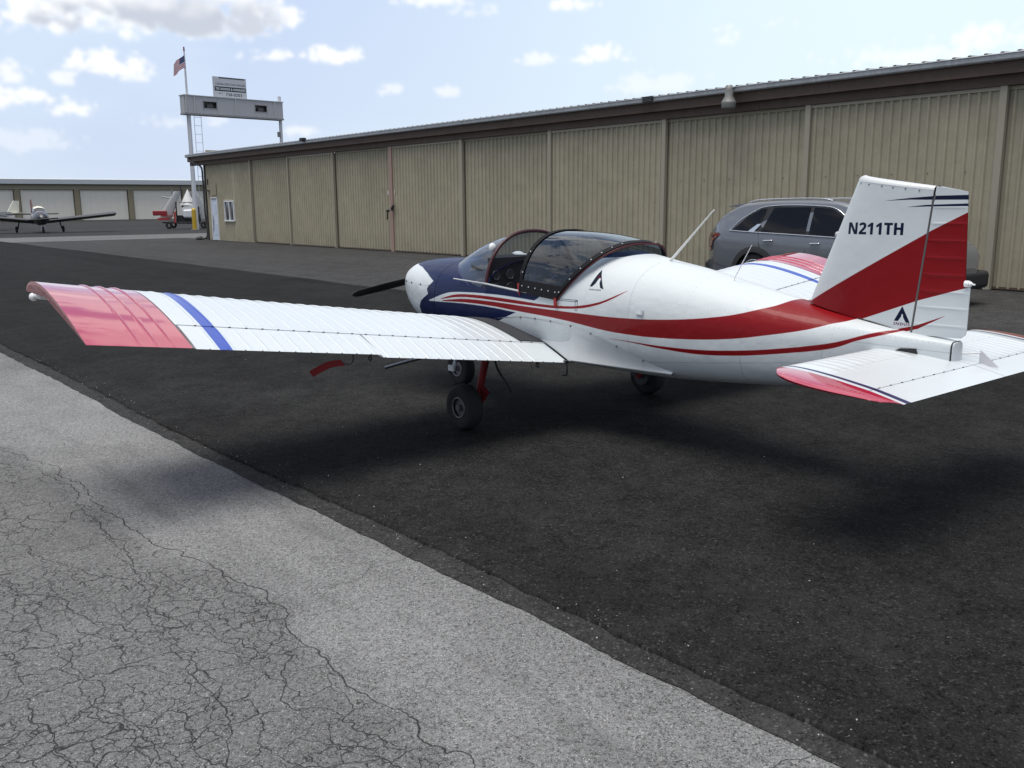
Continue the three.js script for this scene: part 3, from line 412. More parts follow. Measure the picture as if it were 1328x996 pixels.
// ------------------------------------------------------------------ sign gantry, flag, bollard
const whiteSteel = M(.62, .63, .66, .5), greySteel = M(.42, .42, .43, .5, .2);
const gA = XZ(-24.1, 71.4), gB = XZ(-18.5, 76.6), gDir = new THREE.Vector3().subVectors(gB, gA), gLen = gDir.length(), gRot = Math.atan2(-gDir.z, gDir.x);
{
  const g = thing('sign_gantry', 'white steel sign gantry on two tall poles rising behind the hangar corner', 'gantry', gA, gRot);
  mesh('pole', merge([rod(V(0, 0, 0), V(0, 10.0, 0), .17, .15, 16)]), whiteSteel, g);
  mesh('flag_mast', rod(V(0, 9.9, 0), V(0, 13.1, 0), .075, .05, 12), whiteSteel, g);
  mesh('mast_cap', rod(V(0, 13.05, 0), V(0, 13.35, 0), .06, .05, 10), M(.25, .05, .07, .5), g);
  mesh('pole', rod(V(gLen, 0, 0), V(gLen, 10.35, 0), .14, .13, 16), whiteSteel, g);
  const b = part('sign_box', g), y0 = 8.62, y1 = 9.86, x0 = -.4, x1 = gLen + .1;
  // box with two window openings: front built from slabs round the openings
  const wins = [[1.05, 2.15], [gLen - 2.35, gLen - 1.3]], wy0 = 9.02, wy1 = 9.54, fr = .3, px = [x0, wins[0][0], wins[0][1], wins[1][0], wins[1][1], x1];
  for (let i = 0; i < 5; i++) { const a = px[i], c = px[i + 1]; if (i % 2) { mesh('face_panel', box(c - a, wy0 - y0, .05, (a + c) / 2, (y0 + wy0) / 2, fr), greySteel, b); mesh('face_panel', box(c - a, y1 - wy1, .05, (a + c) / 2, (y1 + wy1) / 2, fr), greySteel, b); } else mesh('face_panel', box(c - a - .02, y1 - y0, .05, (a + c) / 2, (y0 + y1) / 2, fr), greySteel, b); }
  mesh('back_panel', box(x1 - x0, y1 - y0, .05, (x0 + x1) / 2, (y0 + y1) / 2, -.42), greySteel, b); mesh('top_panel', box(x1 - x0 + .1, .06, .9, (x0 + x1) / 2, y1 + .03, -.06), greySteel, b); mesh('bottom_panel', box(x1 - x0 + .06, .12, .86, (x0 + x1) / 2, y0 - .06, -.06), M(.25, .25, .26, .6), b); mesh('end_panel', box(.05, y1 - y0, .7, x0 + .02, (y0 + y1) / 2, -.06), greySteel, b); mesh('end_panel', box(.05, y1 - y0, .7, x1 - .02, (y0 + y1) / 2, -.06), greySteel, b);
  for (const [a, c] of wins) { mesh('opening_frame', merge([box(c - a + .08, .05, .07, (a + c) / 2, wy0, fr + .01), box(c - a + .08, .05, .07, (a + c) / 2, wy1, fr + .01), box(.05, wy1 - wy0 - .05, .07, a, (wy0 + wy1) / 2, fr + .01), box(.05, wy1 - wy0 - .05, .07, c, (wy0 + wy1) / 2, fr + .01)]), M(.3, .3, .31, .5), b); mesh('flood_lamp', merge([rbox(.5, .3, .22, .05, (a + c) / 2 + .08, wy0 + .2, .05), rod(V((a + c) / 2 + .08, wy0 + .05, .05), V((a + c) / 2 + .08, wy0 - .3, .05), .03)]), M(.1, .1, .1, .5), b); mesh('opening_lining', box(c - a, wy1 - wy0, .02, (a + c) / 2, (wy0 + wy1) / 2, -.3), greySteel, b); }
  for (const x of [-.3, .35, gLen / 2 - .15, gLen - .65]) mesh('stiffener', box(.06, y1 - y0, .08, x, (y0 + y1) / 2, fr + .05), M(.5, .5, .51, .5), b);
  // notice above the box
  const sx0 = 2.05, sx1 = 4.75, signT = canvasTex(512, 320, (c, w, h) => {
    c.fillStyle = '#c9ccd0'; c.fillRect(0, 0, w, h); c.fillStyle = '#4b5058'; c.fillRect(w * .16, 0, w * .8, h * .07); c.textAlign = 'center';
    const t = (s, y, px, f, mw) => { c.fillStyle = f; c.font = `bold ${px}px sans-serif`; c.fillText(s, w / 2 + 6, y, mw); };
    c.strokeStyle = '#8a8e95'; c.lineWidth = 3; for (const y of [.13, .22]) { c.beginPath(); c.moveTo(18, h * y); c.lineTo(w - 12, h * y); c.stroke(); }
    t('CORONA EXECUTIVE HANGARS', h * .40, 50, '#3d434c', w * .94); c.fillStyle = '#10222c'; c.fillRect(12, h * .47, w - 20, h * .23); t('TIE DOWNS & HANGARS', h * .64, 52, '#e4e8ea', w * .92);
    c.fillStyle = '#3a3f46'; c.font = 'bold 26px sans-serif'; c.textAlign = 'left'; c.fillText('(951)', 70, h * .84); c.font = 'bold 64px sans-serif'; c.fillText('738-0203', 178, h * .93, 270);
  });
  const sg = part('notice', g); const board = box(sx1 - sx0, 1.5, .12, (sx0 + sx1) / 2, 10.68, .1); mesh('notice_board', board, greySteel, sg);
  mesh('notice_face', new THREE.PlaneGeometry(sx1 - sx0 - .04, 1.46).translate((sx0 + sx1) / 2, 10.68, .165), new THREE.MeshPhysicalMaterial({ map: signT, roughness: .6, side: THREE.DoubleSide }), sg);
  for (const x of [sx0 + .3, sx1 - .3]) mesh('notice_support', box(.08, .3, .08, x, 9.92, .0), greySteel, sg);
  // ladder
  const ld = part('ladder', g); for (const x of [.3, .85]) mesh('ladder_rail', rod(V(x, .6, .25), V(x, 8.55, .25), .018, .018, 6), greySteel, ld); for (let y = .9; y < 8.5; y += .62) mesh('ladder_rung', rod(V(.3, y, .25), V(.85, y, .25), .015, .015, 6), greySteel, ld);
  mesh('junction_box', rbox(.2, .4, .2, .03, gLen - .25, 7.4, .1), M(.2, .2, .2, .6), g); mesh('halyard', rod(V(-.22, 2, .1), V(-.1, 12.6, .06), .008), greySteel, g);
  const bo = thing('yellow_bollard', 'yellow steel bollard guarding the foot of the sign pole', 'bollard', gA.clone().add(V(.05, 0, .55)));
  mesh('bollard_pipe', new THREE.LatheGeometry([[.17, 0], [.17, 1.45], [.15, 1.55], [.09, 1.62], [0, 1.64]].map(p => new THREE.Vector2(...p)), 18), M(.52, .34, .03, .5), bo); mesh('bollard_collar', new THREE.CylinderGeometry(.26, .28, .06, 18).translate(0, .03, 0), M(.2, .19, .17, .9), bo);
  // flag, hanging in a light wind
  const flagT = canvasTex(380, 200, (c, w, h) => { for (let i = 0; i < 13; i++) { c.fillStyle = i % 2 ? '#e8e6e8' : '#a82436'; c.fillRect(0, h * i / 13, w, h / 13 + 1); } c.fillStyle = '#2a3566'; c.fillRect(0, 0, w * .4, h * 7 / 13); c.fillStyle = '#e8e6e8'; for (let r = 0; r < 9; r++) for (let k = 0; k < (r % 2 ? 5 : 6); k++) { const x = w * .4 * ((k + (r % 2 ? 1 : .5)) / 6), y = h * 7 / 13 * (r + .7) / 9.4; c.beginPath(); for (let p = 0; p < 10; p++) { const a = -Math.PI / 2 + p * Math.PI / 5, q = p % 2 ? 2.2 : 5; c.lineTo(x + Math.cos(a) * q, y + Math.sin(a) * q); } c.fill(); } });
  const rows = []; for (let i = 0; i <= 20; i++) { const t = i / 20, row = []; for (let j = 0; j <= 10; j++) { const v = j / 10; row.push(V(-.06 - t * .9 + .05 * Math.sin(t * 8 + v), 12.75 - v * .85 - t * .62 - .12 * t * t + .02 * Math.sin(t * 9), .08 + .1 * Math.sin(t * 9 + v * 1.2) * t)); } rows.push(row); }
  const fg = loft(rows); const uv = fg.attributes.uv; for (let i = 0; i <= 20; i++) for (let j = 0; j <= 10; j++) uv.setXY(i * 11 + j, i / 20, 1 - j / 10);
  const f = mesh('flag', fg, new THREE.MeshPhysicalMaterial({ map: flagT, roughness: .9, side: THREE.DoubleSide })); f.position.copy(gA); f.rotation.y = gRot; tag(f, 'stars and stripes flag drooping from the mast above the sign gantry', 'flag');
}

// ------------------------------------------------------------------ far hangar row
{
  const P0 = XZ(-69.7, 125), P1 = XZ(-47.5, 140), d = new THREE.Vector3().subVectors(P1, P0), rot = Math.atan2(-d.z, d.x), L = d.length();
  const g = thing('white_hangar_row', 'low hangar row with pale doors and tan posts across the ramp', 'hangar', P0, rot);
  const x0 = -45, x1 = 95, tan = M(.27, .23, .15, .7), door = M(.82, .77, .66, .65), roofM = M(.50, .53, .55, .5, .1);
  const at = px => { const t = (px - 664) / 1190 * 1.0; const k = (t * 125 + 69.7) / (d.x / L - t * (-d.z / L)); return k; };
  const ps = [-395, -330, -270, -210, -150, -88, -28, 37, 113, 181, 250, 312, 372, 430, 486].map(at);
  for (let i = 0; i < ps.length - 1; i++) { mesh('door', box(ps[i + 1] - ps[i] - .9, 4.15, .1, (ps[i] + ps[i + 1]) / 2, 2.08, 0), door, g); const rg = []; for (let k = 1; k < 8; k++) rg.push(box(.05, 4.1, .03, ps[i] + (ps[i + 1] - ps[i]) * k / 8, 2.08, .06)); mesh('door_ribs', merge(rg), door, g); }
  for (const p of ps) mesh('post', box(.7, 4.3, .4, p, 2.15, .1), tan, g);
  mesh('header', box(x1 - x0, .55, .3, (x0 + x1) / 2, 4.48, .2), M(.30, .27, .19, .7), g); mesh('eave_gap', box(x1 - x0, .2, .3, (x0 + x1) / 2, 4.86, .15), M(.30, .27, .19, .7), g);
  mesh('fascia', box(x1 - x0, .62, .2, (x0 + x1) / 2, 5.26, .75), roofM, g); mesh('roof', loft([[V(x0, 5.5, .8), V(x0, 6.0, -9), V(x0, 5.4, -18)], [V(x1, 5.5, .8), V(x1, 6.0, -9), V(x1, 5.4, -18)]]), roofM, g); mesh('back_wall', box(x1 - x0, 5.2, .2, (x0 + x1) / 2, 2.6, -17.5), tan, g);
  for (const x of [x0, x1]) mesh('end_wall', box(.2, 5.1, 17, x, 2.55, -8.8), tan, g);
}

// ------------------------------------------------------------------ aircraft far across the ramp
function simplePlane(name, label, pos, ry, c) {
  const g = thing(name, label, 'aeroplane', pos, ry, undefined);   // nose towards +z
  const body = [[2.0, .95, .12], [1.85, .95, .34], [1.5, .98, .42], [1.0, 1.0, .48], [.5, 1.02, .52], [-.3, 1.05, .52], [-1.2, 1.08, .42], [-2.4, 1.15, .25], [-4.2, 1.25, .1]].map(([z, y, r]) => { const row = []; for (let i = 0; i < 20; i++) { const a = i / 20 * Math.PI * 2; row.push(V(Math.cos(a) * r * 1.05, y + Math.sin(a) * r, z)); } return row; });
  mesh('cowling', loft(body.slice(0, 4), { loop: true, capA: true }), c.nose, g); mesh('fuselage', loft(body.slice(3), { loop: true, capB: true }), c.body, g);
  const roof = []; for (const [z, y, w] of [[.75, 1.38, .44], [.35, 1.72, .42], [-.1, 1.84, .43], [-.8, 1.80, .42], [-1.7, 1.42, .3]]) { const row = []; for (let i = 0; i <= 10; i++) { const a = i / 10 * Math.PI; row.push(V(Math.cos(a) * w, lerp(1.35, y, Math.pow(Math.sin(a), .6)), z)); } roof.push(row); }
  mesh('cabin_glass', loft(roof.slice(0, 3)), c.glass, g); mesh('cabin_roof', loft(roof.slice(1).map(r => r.slice(2, 9).map(p => V(p.x * 1.02, p.y + .02, p.z)))), c.roof, g);
  for (const sd of [1, -1]) {
    const wing = (x0, x1, y0, y1, zc, ch, tk) => { const rows = []; for (let k = 0; k <= 1; k++) { const x = k ? x1 : x0, y = k ? y1 : y0, row = []; for (let i = 0; i < 16; i++) { const a = i / 16 * Math.PI * 2, f = Math.cos(a); row.push(V(sd * x, y + Math.sin(a) * tk * .5 * Math.sqrt(Math.max(0.02, 1 - f * .5)) + .03 * f, zc + f * ch / 2)); } rows.push(row); } return loft(rows, { loop: true, capA: true, capB: true, flip: sd > 0 }); };
    mesh('wing', wing(.3, 5.0, .78, 1.28, .1, 1.6, .32), c.wing, g); mesh('tailplane', wing(.05, 1.75, 1.28, 1.30, -4.0, .75, .07), c.body, g);
    mesh('main_wheel', new THREE.TorusGeometry(.16, .075, 8, 18).rotateY(Math.PI / 2).translate(sd * 1.5, .23, -.15), rubberM, g); mesh('gear_leg', rod(V(sd * 1.42, .25, -.15), V(sd * 1.3, .8, -.1), .045), c.leg, g);
    mesh('cowl_opening', new THREE.CircleGeometry(.11, 14).scale(1.3, .8, 1).translate(sd * .2, 1.0, 2.005), blackPaint, g);
  }
  mesh('nose_wheel', new THREE.TorusGeometry(.15, .07, 8, 18).rotateY(Math.PI / 2).translate(0, .22, 1.55), rubberM, g); mesh('nose_leg', merge([rod(V(.09, .22, 1.55), V(.05, .8, 1.5), .035), rod(V(-.09, .22, 1.55), V(-.05, .8, 1.5), .035)]), c.leg2, g);
  mesh('fin', (() => { const sh = new THREE.Shape([[-3.4, 1.3], [-4.1, 2.35], [-4.6, 2.35], [-4.5, 1.25]].map(p => new THREE.Vector2(...p))); return new THREE.ExtrudeGeometry(sh, { depth: .08, bevelEnabled: false }).rotateY(-Math.PI / 2).translate(.04, 0, 0); })(), c.fin, g);
  mesh('propeller', merge([rod(V(-.95, .9, 2.12), V(.95, 1.02, 2.12), .05, .05, 8).scale(1, 1, 1), new THREE.ConeGeometry(.14, .3, 16).rotateX(Math.PI / 2).translate(0, .96, 2.16)]), blackPaint, g);
  return g;
}
const blk = M(.02, .02, .022, .5), offw = M(.6, .59, .52, .5), crm = M(.68, .66, .56, .45), dred = M(.10, .03, .035, .5), dglass = M(.02, .022, .026, .08, 0, { clearcoat: 1 });
simplePlane('parked_aeroplane', 'dark nosed low wing aeroplane parked facing the taxiway before the pale doors', XZ(-33.6, 66.5), 33 * D2R, { nose: M(.05, .05, .06, .3, .3), body: M(.22, .22, .22, .5), glass: dglass, roof: crm, wing: M(.045, .045, .05, .5), leg: blk, leg2: M(.55, .55, .57, .4), fin: dred });
simplePlane('parked_aeroplane', 'cream nosed aeroplane half hidden behind the dark nosed one', XZ(-44.5, 76.5), -28 * D2R, { nose: crm, body: crm, glass: dglass, roof: crm, wing: M(.4, .4, .38, .5), leg: blk, leg2: blk, fin: crm });

// ------------------------------------------------------------------ dismantled aircraft on a trailer, beside the gantry
{
  const t = thing('boat_trailer', 'low flat trailer with black wheels and red tail boards by the sign pole', 'trailer', XZ(-27.6, 76), 10 * D2R);
  mesh('frame', merge([box(3.6, .12, .1, 1.2, .5, .8), box(3.6, .12, .1, 1.2, .5, -.8), box(.1, .12, 1.7, -.5, .5, 0), box(.1, .12, 1.7, 1.3, .5, 0), box(.1, .12, 1.7, 2.9, .5, 0)]), M(.06, .05, .05, .6), t);
  for (const [x, z] of [[-.1, .95], [-.1, -.95], [2.6, .95], [2.6, -.95]]) mesh('wheel', new THREE.TorusGeometry(.2, .09, 8, 18).translate(x, .29, z), rubberM, t);
  mesh('tail_board', rbox(1.1, .38, .2, .06, -.75, 1.25, .85), M(.25, .015, .02, .5), t); mesh('tail_board', box(.9, .16, .15, -.5, .78, .95), M(.35, .03, .03, .5), t); mesh('fender', merge([box(.08, .9, .08, .35, .9, .9), box(.9, .08, .3, -.2, 1.02, .85)]), M(.35, .04, .04, .5), t);
  mesh('marker_post', rod(V(.4, .5, .9), V(.45, 1.4, .9), .04), M(.5, .1, .08, .5), t);
  const a = thing('dismantled_aircraft', 'white dismantled aircraft body with folded wings standing on the low trailer', 'aircraft', XZ(-27.4, 76), 10 * D2R); a.scale.set(.86, .76, .86);
  const hull = [[1.6, 0, 1.05, 1.0, .95], [1.5, .4, 1.15, .92, 1.3], [1.45, .9, 1.3, .8, 1.5], [1.45, 1.6, 1.6, .6, 1.5], [1.5, 2.3, 2.1, .4, 1.2]].map(([x, k, y, w, hgt], i) => { const row = []; for (let j = 0; j < 18; j++) { const q = j / 18 * Math.PI * 2; row.push(V(x + Math.cos(q) * w * .9, 1.75 + Math.sin(q) * hgt * .72, .7 - i * .8)); } return row; });
  mesh('hull', loft(hull, { loop: true, capA: true, capB: true }), M(.62, .62, .62, .5), a);
  mesh('nose_cover', rbox(1.2, .9, .5, .2, 1.55, 1.55, .75), M(.66, .67, .7, .5), a); mesh('canopy_cover', new THREE.ConeGeometry(.75, 1.7, 18).translate(1.35, 3.3, 0), M(.64, .64, .64, .6), a); mesh('mast', rod(V(.8, 2.2, 0), V(.75, 4.4, 0), .06), blk, a); mesh('mast', rod(V(1.75, 3.3, .1), V(1.6, 4.1, .1), .08), M(.15, .05, .03, .6), a); mesh('cross_tube', rod(V(.6, 2.75, .6), V(2.3, 2.75, .6), .035), M(.1, .05, .05, .6), a);
  for (const sd of [-1, 1]) { const rows = []; for (let k = 0; k <= 6; k++) { const f = k / 6, x = 1.3 + sd * lerp(.75, 2.1, 1 - f) * (sd < 0 ? 1 : .85), y = lerp(1.0, 3.9, f), row = []; for (let i = 0; i < 14; i++) { const q = i / 14 * Math.PI * 2; row.push(V(x + Math.cos(q) * lerp(.62, .3, f), y, .55 + Math.sin(q) * .09)); } rows.push(row); } mesh('folded_wing', loft(rows, { loop: true, capA: true, capB: true }), M(.42, .43, .43, .6), a); }
  mesh('wing_cradle', merge([box(.12, 2.2, .1, .35, 1.7, .75), box(.12, 1.6, .1, 2.35, 1.5, .75), box(2.2, .9, .4, 1.4, .95, .3)]), blk, a); mesh('tail_tube', rod(V(-.3, 3.2, -.5), V(-1.1, 3.35, -.5), .07), M(.35, .36, .36, .5), a); mesh('rudder_post', rod(V(-.15, 3.1, -.5), V(-.15, 4.2, -.5), .06), M(.2, .2, .2, .5), a);
}

// ------------------------------------------------------------------ the aeroplane
// local frame: x = aft from the main wheels, y = up from the ground, z = to its left
const plane = thing('light_aeroplane', 'white low wing light aeroplane with red and blue stripes, N211TH on its tail', 'aeroplane', H(-5.630, 0, 5.175), ROT);

const FWD = [[-2.12, 1.085, .87, .12, .98], [-2.095, 1.12, .81, .19, .97], [-2.0, 1.165, .785, .27, .97], [-1.8, 1.207, .665, .36, .94], [-1.5, 1.233, .57, .435, .91], [-1.2, 1.243, .525, .48, .90], [-.8, 1.25, .505, .50, .92], [-.41, 1.255, .49, .515, .94]];
const AFT = [[-.41, 1.50, .49, .515, .94], [0, 1.50, .48, .52, .94], [.5, 1.41, .47, .51, .93], [.75, 1.375, .468, .49, .92], [.95, 1.343, .47, .47, .92], [1.13, 1.312, .472, .45, .91], [1.37, 1.277, .48, .42, .89], [1.77, 1.197, .508, .36, .87], [2.05, 1.142, .532, .315, .86], [2.3, 1.095, .558, .27, .85], [2.65, 1.035, .63, .195, .85], [3.0, .978, .70, .12, .85], [3.27, .945, .775, .06, .86]];
const CAN = [[.05, 1.512, .5, .528, .94], [.3, 1.507, .5, .528, .94], [.5, 1.492, .5, .522, .94], [.7, 1.465, .5, .508, .93], [.85, 1.437, .5, .495, .92], [1.0, 1.40, .5, .48, .92]];
function rowAt(T, s) {                      // smooth interpolation of the station table
  let i = 0; while (i < T.length - 2 && s > T[i + 1][0]) i++;
  const a = T[i], b = T[i + 1], h = b[0] - a[0], t = Math.min(1, Math.max(0, (s - a[0]) / h)), out = [];
  for (let k = 1; k < a.length; k++) {
    const sl = j => (T[j + 1][k] - T[j][k]) / (T[j + 1][0] - T[j][0]), d = sl(i);
    let m0 = i ? (sl(i - 1) + d) / 2 : d, m1 = i < T.length - 2 ? (sl(i + 1) + d) / 2 : d;
    if (i && sl(i - 1) * d <= 0) m0 = 0; if (i < T.length - 2 && sl(i + 1) * d <= 0) m1 = 0;
    const lim = 2.5 * Math.abs(d); m0 = Math.max(-lim, Math.min(lim, m0)); m1 = Math.max(-lim, Math.min(lim, m1));
    const t2 = t * t, t3 = t2 * t;
    out.push((2 * t3 - 3 * t2 + 1) * a[k] + (t3 - 2 * t2 + t) * h * m0 + (-2 * t3 + 3 * t2) * b[k] + (t3 - t2) * h * m1);
  }
  return out;
}
const NT = 2.3, NB = 2.9, boxy = s => 3.2 * sstep(2.5, 3.2, s);
function secPoint(s, r, phi, k = 1, nt = NT) { const [top, bot, hw, ym] = r, sn = Math.sin(phi), cs = Math.cos(phi), n = (sn > 0 ? nt : NB) + boxy(s), b = sn > 0 ? top - ym : ym - bot; return V(s, ym + k * b * Math.sign(sn) * Math.pow(Math.abs(sn), 2 / n), k * hw * Math.sign(cs) * Math.pow(Math.abs(cs), 2 / n)); }
const phiAt = (r, y, nt = NT) => Math.asin(Math.pow(Math.min(1, Math.max(0, (y - r[3]) / (r[0] - r[3]))), nt / 2));
function fuselageRow(T, s, clip, n, k = 1) { const r = rowAt(T, s), pc = clip >= r[0] ? Math.PI / 2 : phiAt(r, clip), out = []; for (let i = 0; i <= n; i++) { const p = pc + (-(Math.PI + 2 * pc)) * (i / n); out.push(secPoint(s, r, p, k)); } return out; }
const zAt = (s, y) => { const r = rowAt(AFT, s), up = y > r[3], k = up ? (y - r[3]) / (r[0] - r[3]) : (r[3] - y) / (r[3] - r[1]), n = (up ? NT : NB) + boxy(s); return r[2] * Math.pow(Math.max(0, 1 - Math.pow(Math.min(1, k), n)), 1 / n); };
const sillAt = s => 1.078 - (s + .41) * 0.072;
const clipAt = s => s <= .455 ? sillAt(s) : 1.015 + 0.40 * Math.pow((s - .455) / .33, 0.92);
const FU = [-2.5, 6.0, 0.4, 1.25];          // paint sheet: s from, length, y from, height
const uvFus = p => [(p.x - FU[0]) / FU[1], (p.y - FU[2]) / FU[3]];

// paint scheme of the body, laid out in side view (metres)
const COL = { white: '#cbd0d2', red: '#7d0a11', blue: '#08163f', navy: '#0d1230' };
const fusTex = canvasTex(2048, 427, (c, w, h) => {
  const X = s => (s - FU[0]) / FU[1] * w, Y = y => h - (y - FU[2]) / FU[3] * h;
  const poly = (pts, f) => { c.beginPath(); pts.forEach((p, i) => i ? c.lineTo(X(p[0]), Y(p[1])) : c.moveTo(X(p[0]), Y(p[1]))); c.closePath(); c.fillStyle = f; c.fill(); };
  const smooth = pts => new THREE.CatmullRomCurve3(pts.map(p => V(p[0], p[1], 0)), false, 'centripetal').getPoints(pts.length * 8).map(p => [p.x, p.y]);
  c.fillStyle = COL.white; c.fillRect(0, 0, w, h);
  const noseEdge = [[-1.95, 1.6], [-1.95, 1.168], [-1.658, 1.149], [-1.458, 1.108], [-1.266, 1.048], [-1.356, 0.975], [-1.328, 0.928], [-1.485, 0.852], [-1.532, 0.796], [-1.522, 0.756], [-1.5, 0.4]];
  poly([...noseEdge, [-0.6, 0.4], [-0.35, 0.74], [-0.14, 0.826], [0.006, 0.879], [0.227, 0.991], [0.27, 1.014], [0.3, 1.06], [0.3, 1.6]], COL.blue);
  poly([[0.4, 1.6], [0.4, 1.3], [0.6, 1.318], [0.86, 1.336], [0.93, 1.36], [0.93, 1.6]], COL.blue);
  // white ground of the stripes on the blue nose
  const w1 = smooth([[-1.309, 0.874], [-1.255, 0.889], [-0.976, 0.965], [-0.734, 0.987], [-0.247, 1.0], [0.107, 0.992], [0.35, 0.98]]);
  poly([...w1, [0.35, 0.95], [0.35, 0.9], ...smooth([[0.19, 0.866], [-0.024, 0.876], [-0.348, 0.889], [-0.743, 0.888], [-1.1, 0.875], [-1.309, 0.868]])], COL.white);
  const r1t = smooth([[-1.088, 0.905], [-0.863, 0.956], [-0.54, 0.976], [-0.064, 0.974], [0.271, 0.965], [0.498, 0.966], [0.677, 0.978], [0.893, 1.023], [1.02, 1.074], [1.11, 1.115]]);
  const r1b = smooth([[1.11, 1.113], [0.999, 1.052], [0.895, 1.008], [0.758, 0.972], [0.678, 0.96], [0.453, 0.945], [0.271, 0.944], [-0.064, 0.947], [-0.539, 0.951], [-0.813, 0.939], [-1.088, 0.901]]);
  poly([...r1t, ...r1b], COL.red);
  const r2t = smooth([[-1.063, 0.891], [-0.729, 0.928], [-0.341, 0.937], [0.138, 0.932], [0.578, 0.927], [0.994, 0.921], [1.334, 0.931], [1.644, 0.958], [1.92, 1.001], [2.096, 1.049], [2.21, 1.092], [2.26, 1.16]]);
  const r2b = smooth([[2.75, 1.06], [2.65, 1.017], [2.578, 0.998], [2.447, 0.954], [2.21, 0.901], [1.943, 0.852], [1.652, 0.823], [1.335, 0.809], [0.991, 0.817], [0.616, 0.857], [0.438, 0.871], [-0.022, 0.89], [-0.348, 0.903], [-0.73, 0.9], [-1.063, 0.884]]);
  poly([...r2t, [2.4, 1.3], [2.75, 1.3], ...r2b], COL.red);
  const r3t = smooth([[0.985, 0.765], [1.164, 0.761], [1.413, 0.753], [1.724, 0.757], [2.014, 0.782], [2.28, 0.82], [2.614, 0.888], [2.795, 0.951], [2.88, 0.976], [2.96, 0.99]]);
  const r3b = smooth([[2.97, 0.984], [2.9, 0.961], [2.75, 0.912], [2.617, 0.856], [2.281, 0.789], [2.012, 0.749], [1.721, 0.727], [1.41, 0.737], [1.163, 0.756], [0.985, 0.764]]);
  poly([...r3t, ...r3b], COL.red);
  // panel joints and rivet rows
  c.strokeStyle = 'rgba(90,95,100,0.35)'; c.lineWidth = 1;
  for (const [s, y0, y1] of [[1.15, 0.5, 1.3], [2.02, 0.55, 0.74], [2.55, 0.6, 0.84], [-1.2, 0.5, 1.25]]) { c.beginPath(); c.moveTo(X(s), Y(y0)); c.lineTo(X(s + 0.004), Y(y1)); c.stroke(); }
  c.strokeStyle = 'rgba(90,95,100,0.4)'; for (const [s0, y0, s1, y1] of [[1.3, 0.62, 2.9, 0.8], [-2.1, 1.0, -1.2, 0.995], [2.75, 0.905, 3.32, 0.885]]) { c.beginPath(); c.moveTo(X(s0), Y(y0)); c.lineTo(X(s1), Y(y1)); c.stroke(); }
  c.fillStyle = 'rgba(60,62,66,0.28)'; const rv = rng(3);
  for (const s of [-1.22, -1.18, -.8, 0.2, 1.165, 1.6, 2.02, 2.3, 2.6, 2.9]) for (let y = 0.55; y < 1.3; y += 0.028) c.fillRect(X(s), Y(y), 1.4, 1.4);
  for (let s = -1.15; s < 3.2; s += 0.03) { c.fillRect(X(s), Y(0.6 + Math.max(0, s - 1.2) * .09), 1.4, 1.4); if (s > 1.2) c.fillRect(X(s), Y(1.075 - (s - 1.2) * .07), 1.4, 1.4); }
  for (let s = -2.05; s < -1.25; s += 0.17) c.fillRect(X(s) - 1, Y(1.004) - 1, 3, 3);
  // latch cover behind the canopy
  c.strokeStyle = 'rgba(40,42,46,0.8)'; c.lineWidth = 1.4; c.strokeRect(X(0.5), Y(1.02), X(0.68) - X(0.5), 4); c.strokeRect(X(0.66), Y(1.015), 7, 24);
  // crest with its line of lettering
  poly([[0.806, 1.246], [0.768, 1.128], [0.79, 1.127], [0.812, 1.150], [0.826, 1.19], [0.842, 1.19], [0.846, 1.155], [0.866, 1.122], [0.9, 1.112]], '#0d1626');
  poly([[0.812, 1.212], [0.804, 1.189], [0.848, 1.187]], '#4a1020');
  c.fillStyle = '#30353c'; c.font = 'bold 7px sans-serif'; c.save(); c.translate(X(0.768), Y(1.1)); c.scale(1.15, 0.75); c.fillText('AVIATION', 0, 0); c.restore();
});
const rippleTex = (() => { const n = 512, d = new Uint8Array(n * n * 4); for (let y = 0; y < n; y++) for (let x = 0; x < n; x++) { const v = .6 * tnoise(x / n * 24, y / n * 24, 24) + .3 * tnoise(x / n * 64 + 5, y / n * 64, 64) + .1 * tnoise(x / n * 256, y / n * 256, 256), i = (y * n + x) * 4; d[i] = d[i + 1] = d[i + 2] = Math.round(255 * v); d[i + 3] = 255; } return dataTex(n, n, d, false, true); })();
const ripple = (ru, rv) => { const t = rippleTex.clone(); t.repeat.set(ru, rv); t.needsUpdate = true; return t; };   // slight oil-canning of the thin skins
const bodyM = new THREE.MeshPhysicalMaterial({ map: fusTex, bumpMap: ripple(2.5, .6), bumpScale: .004, roughness: 0.4, specularIntensity: 0.35, clearcoat: 0.16, clearcoatRoughness: 0.04, side: THREE.DoubleSide });
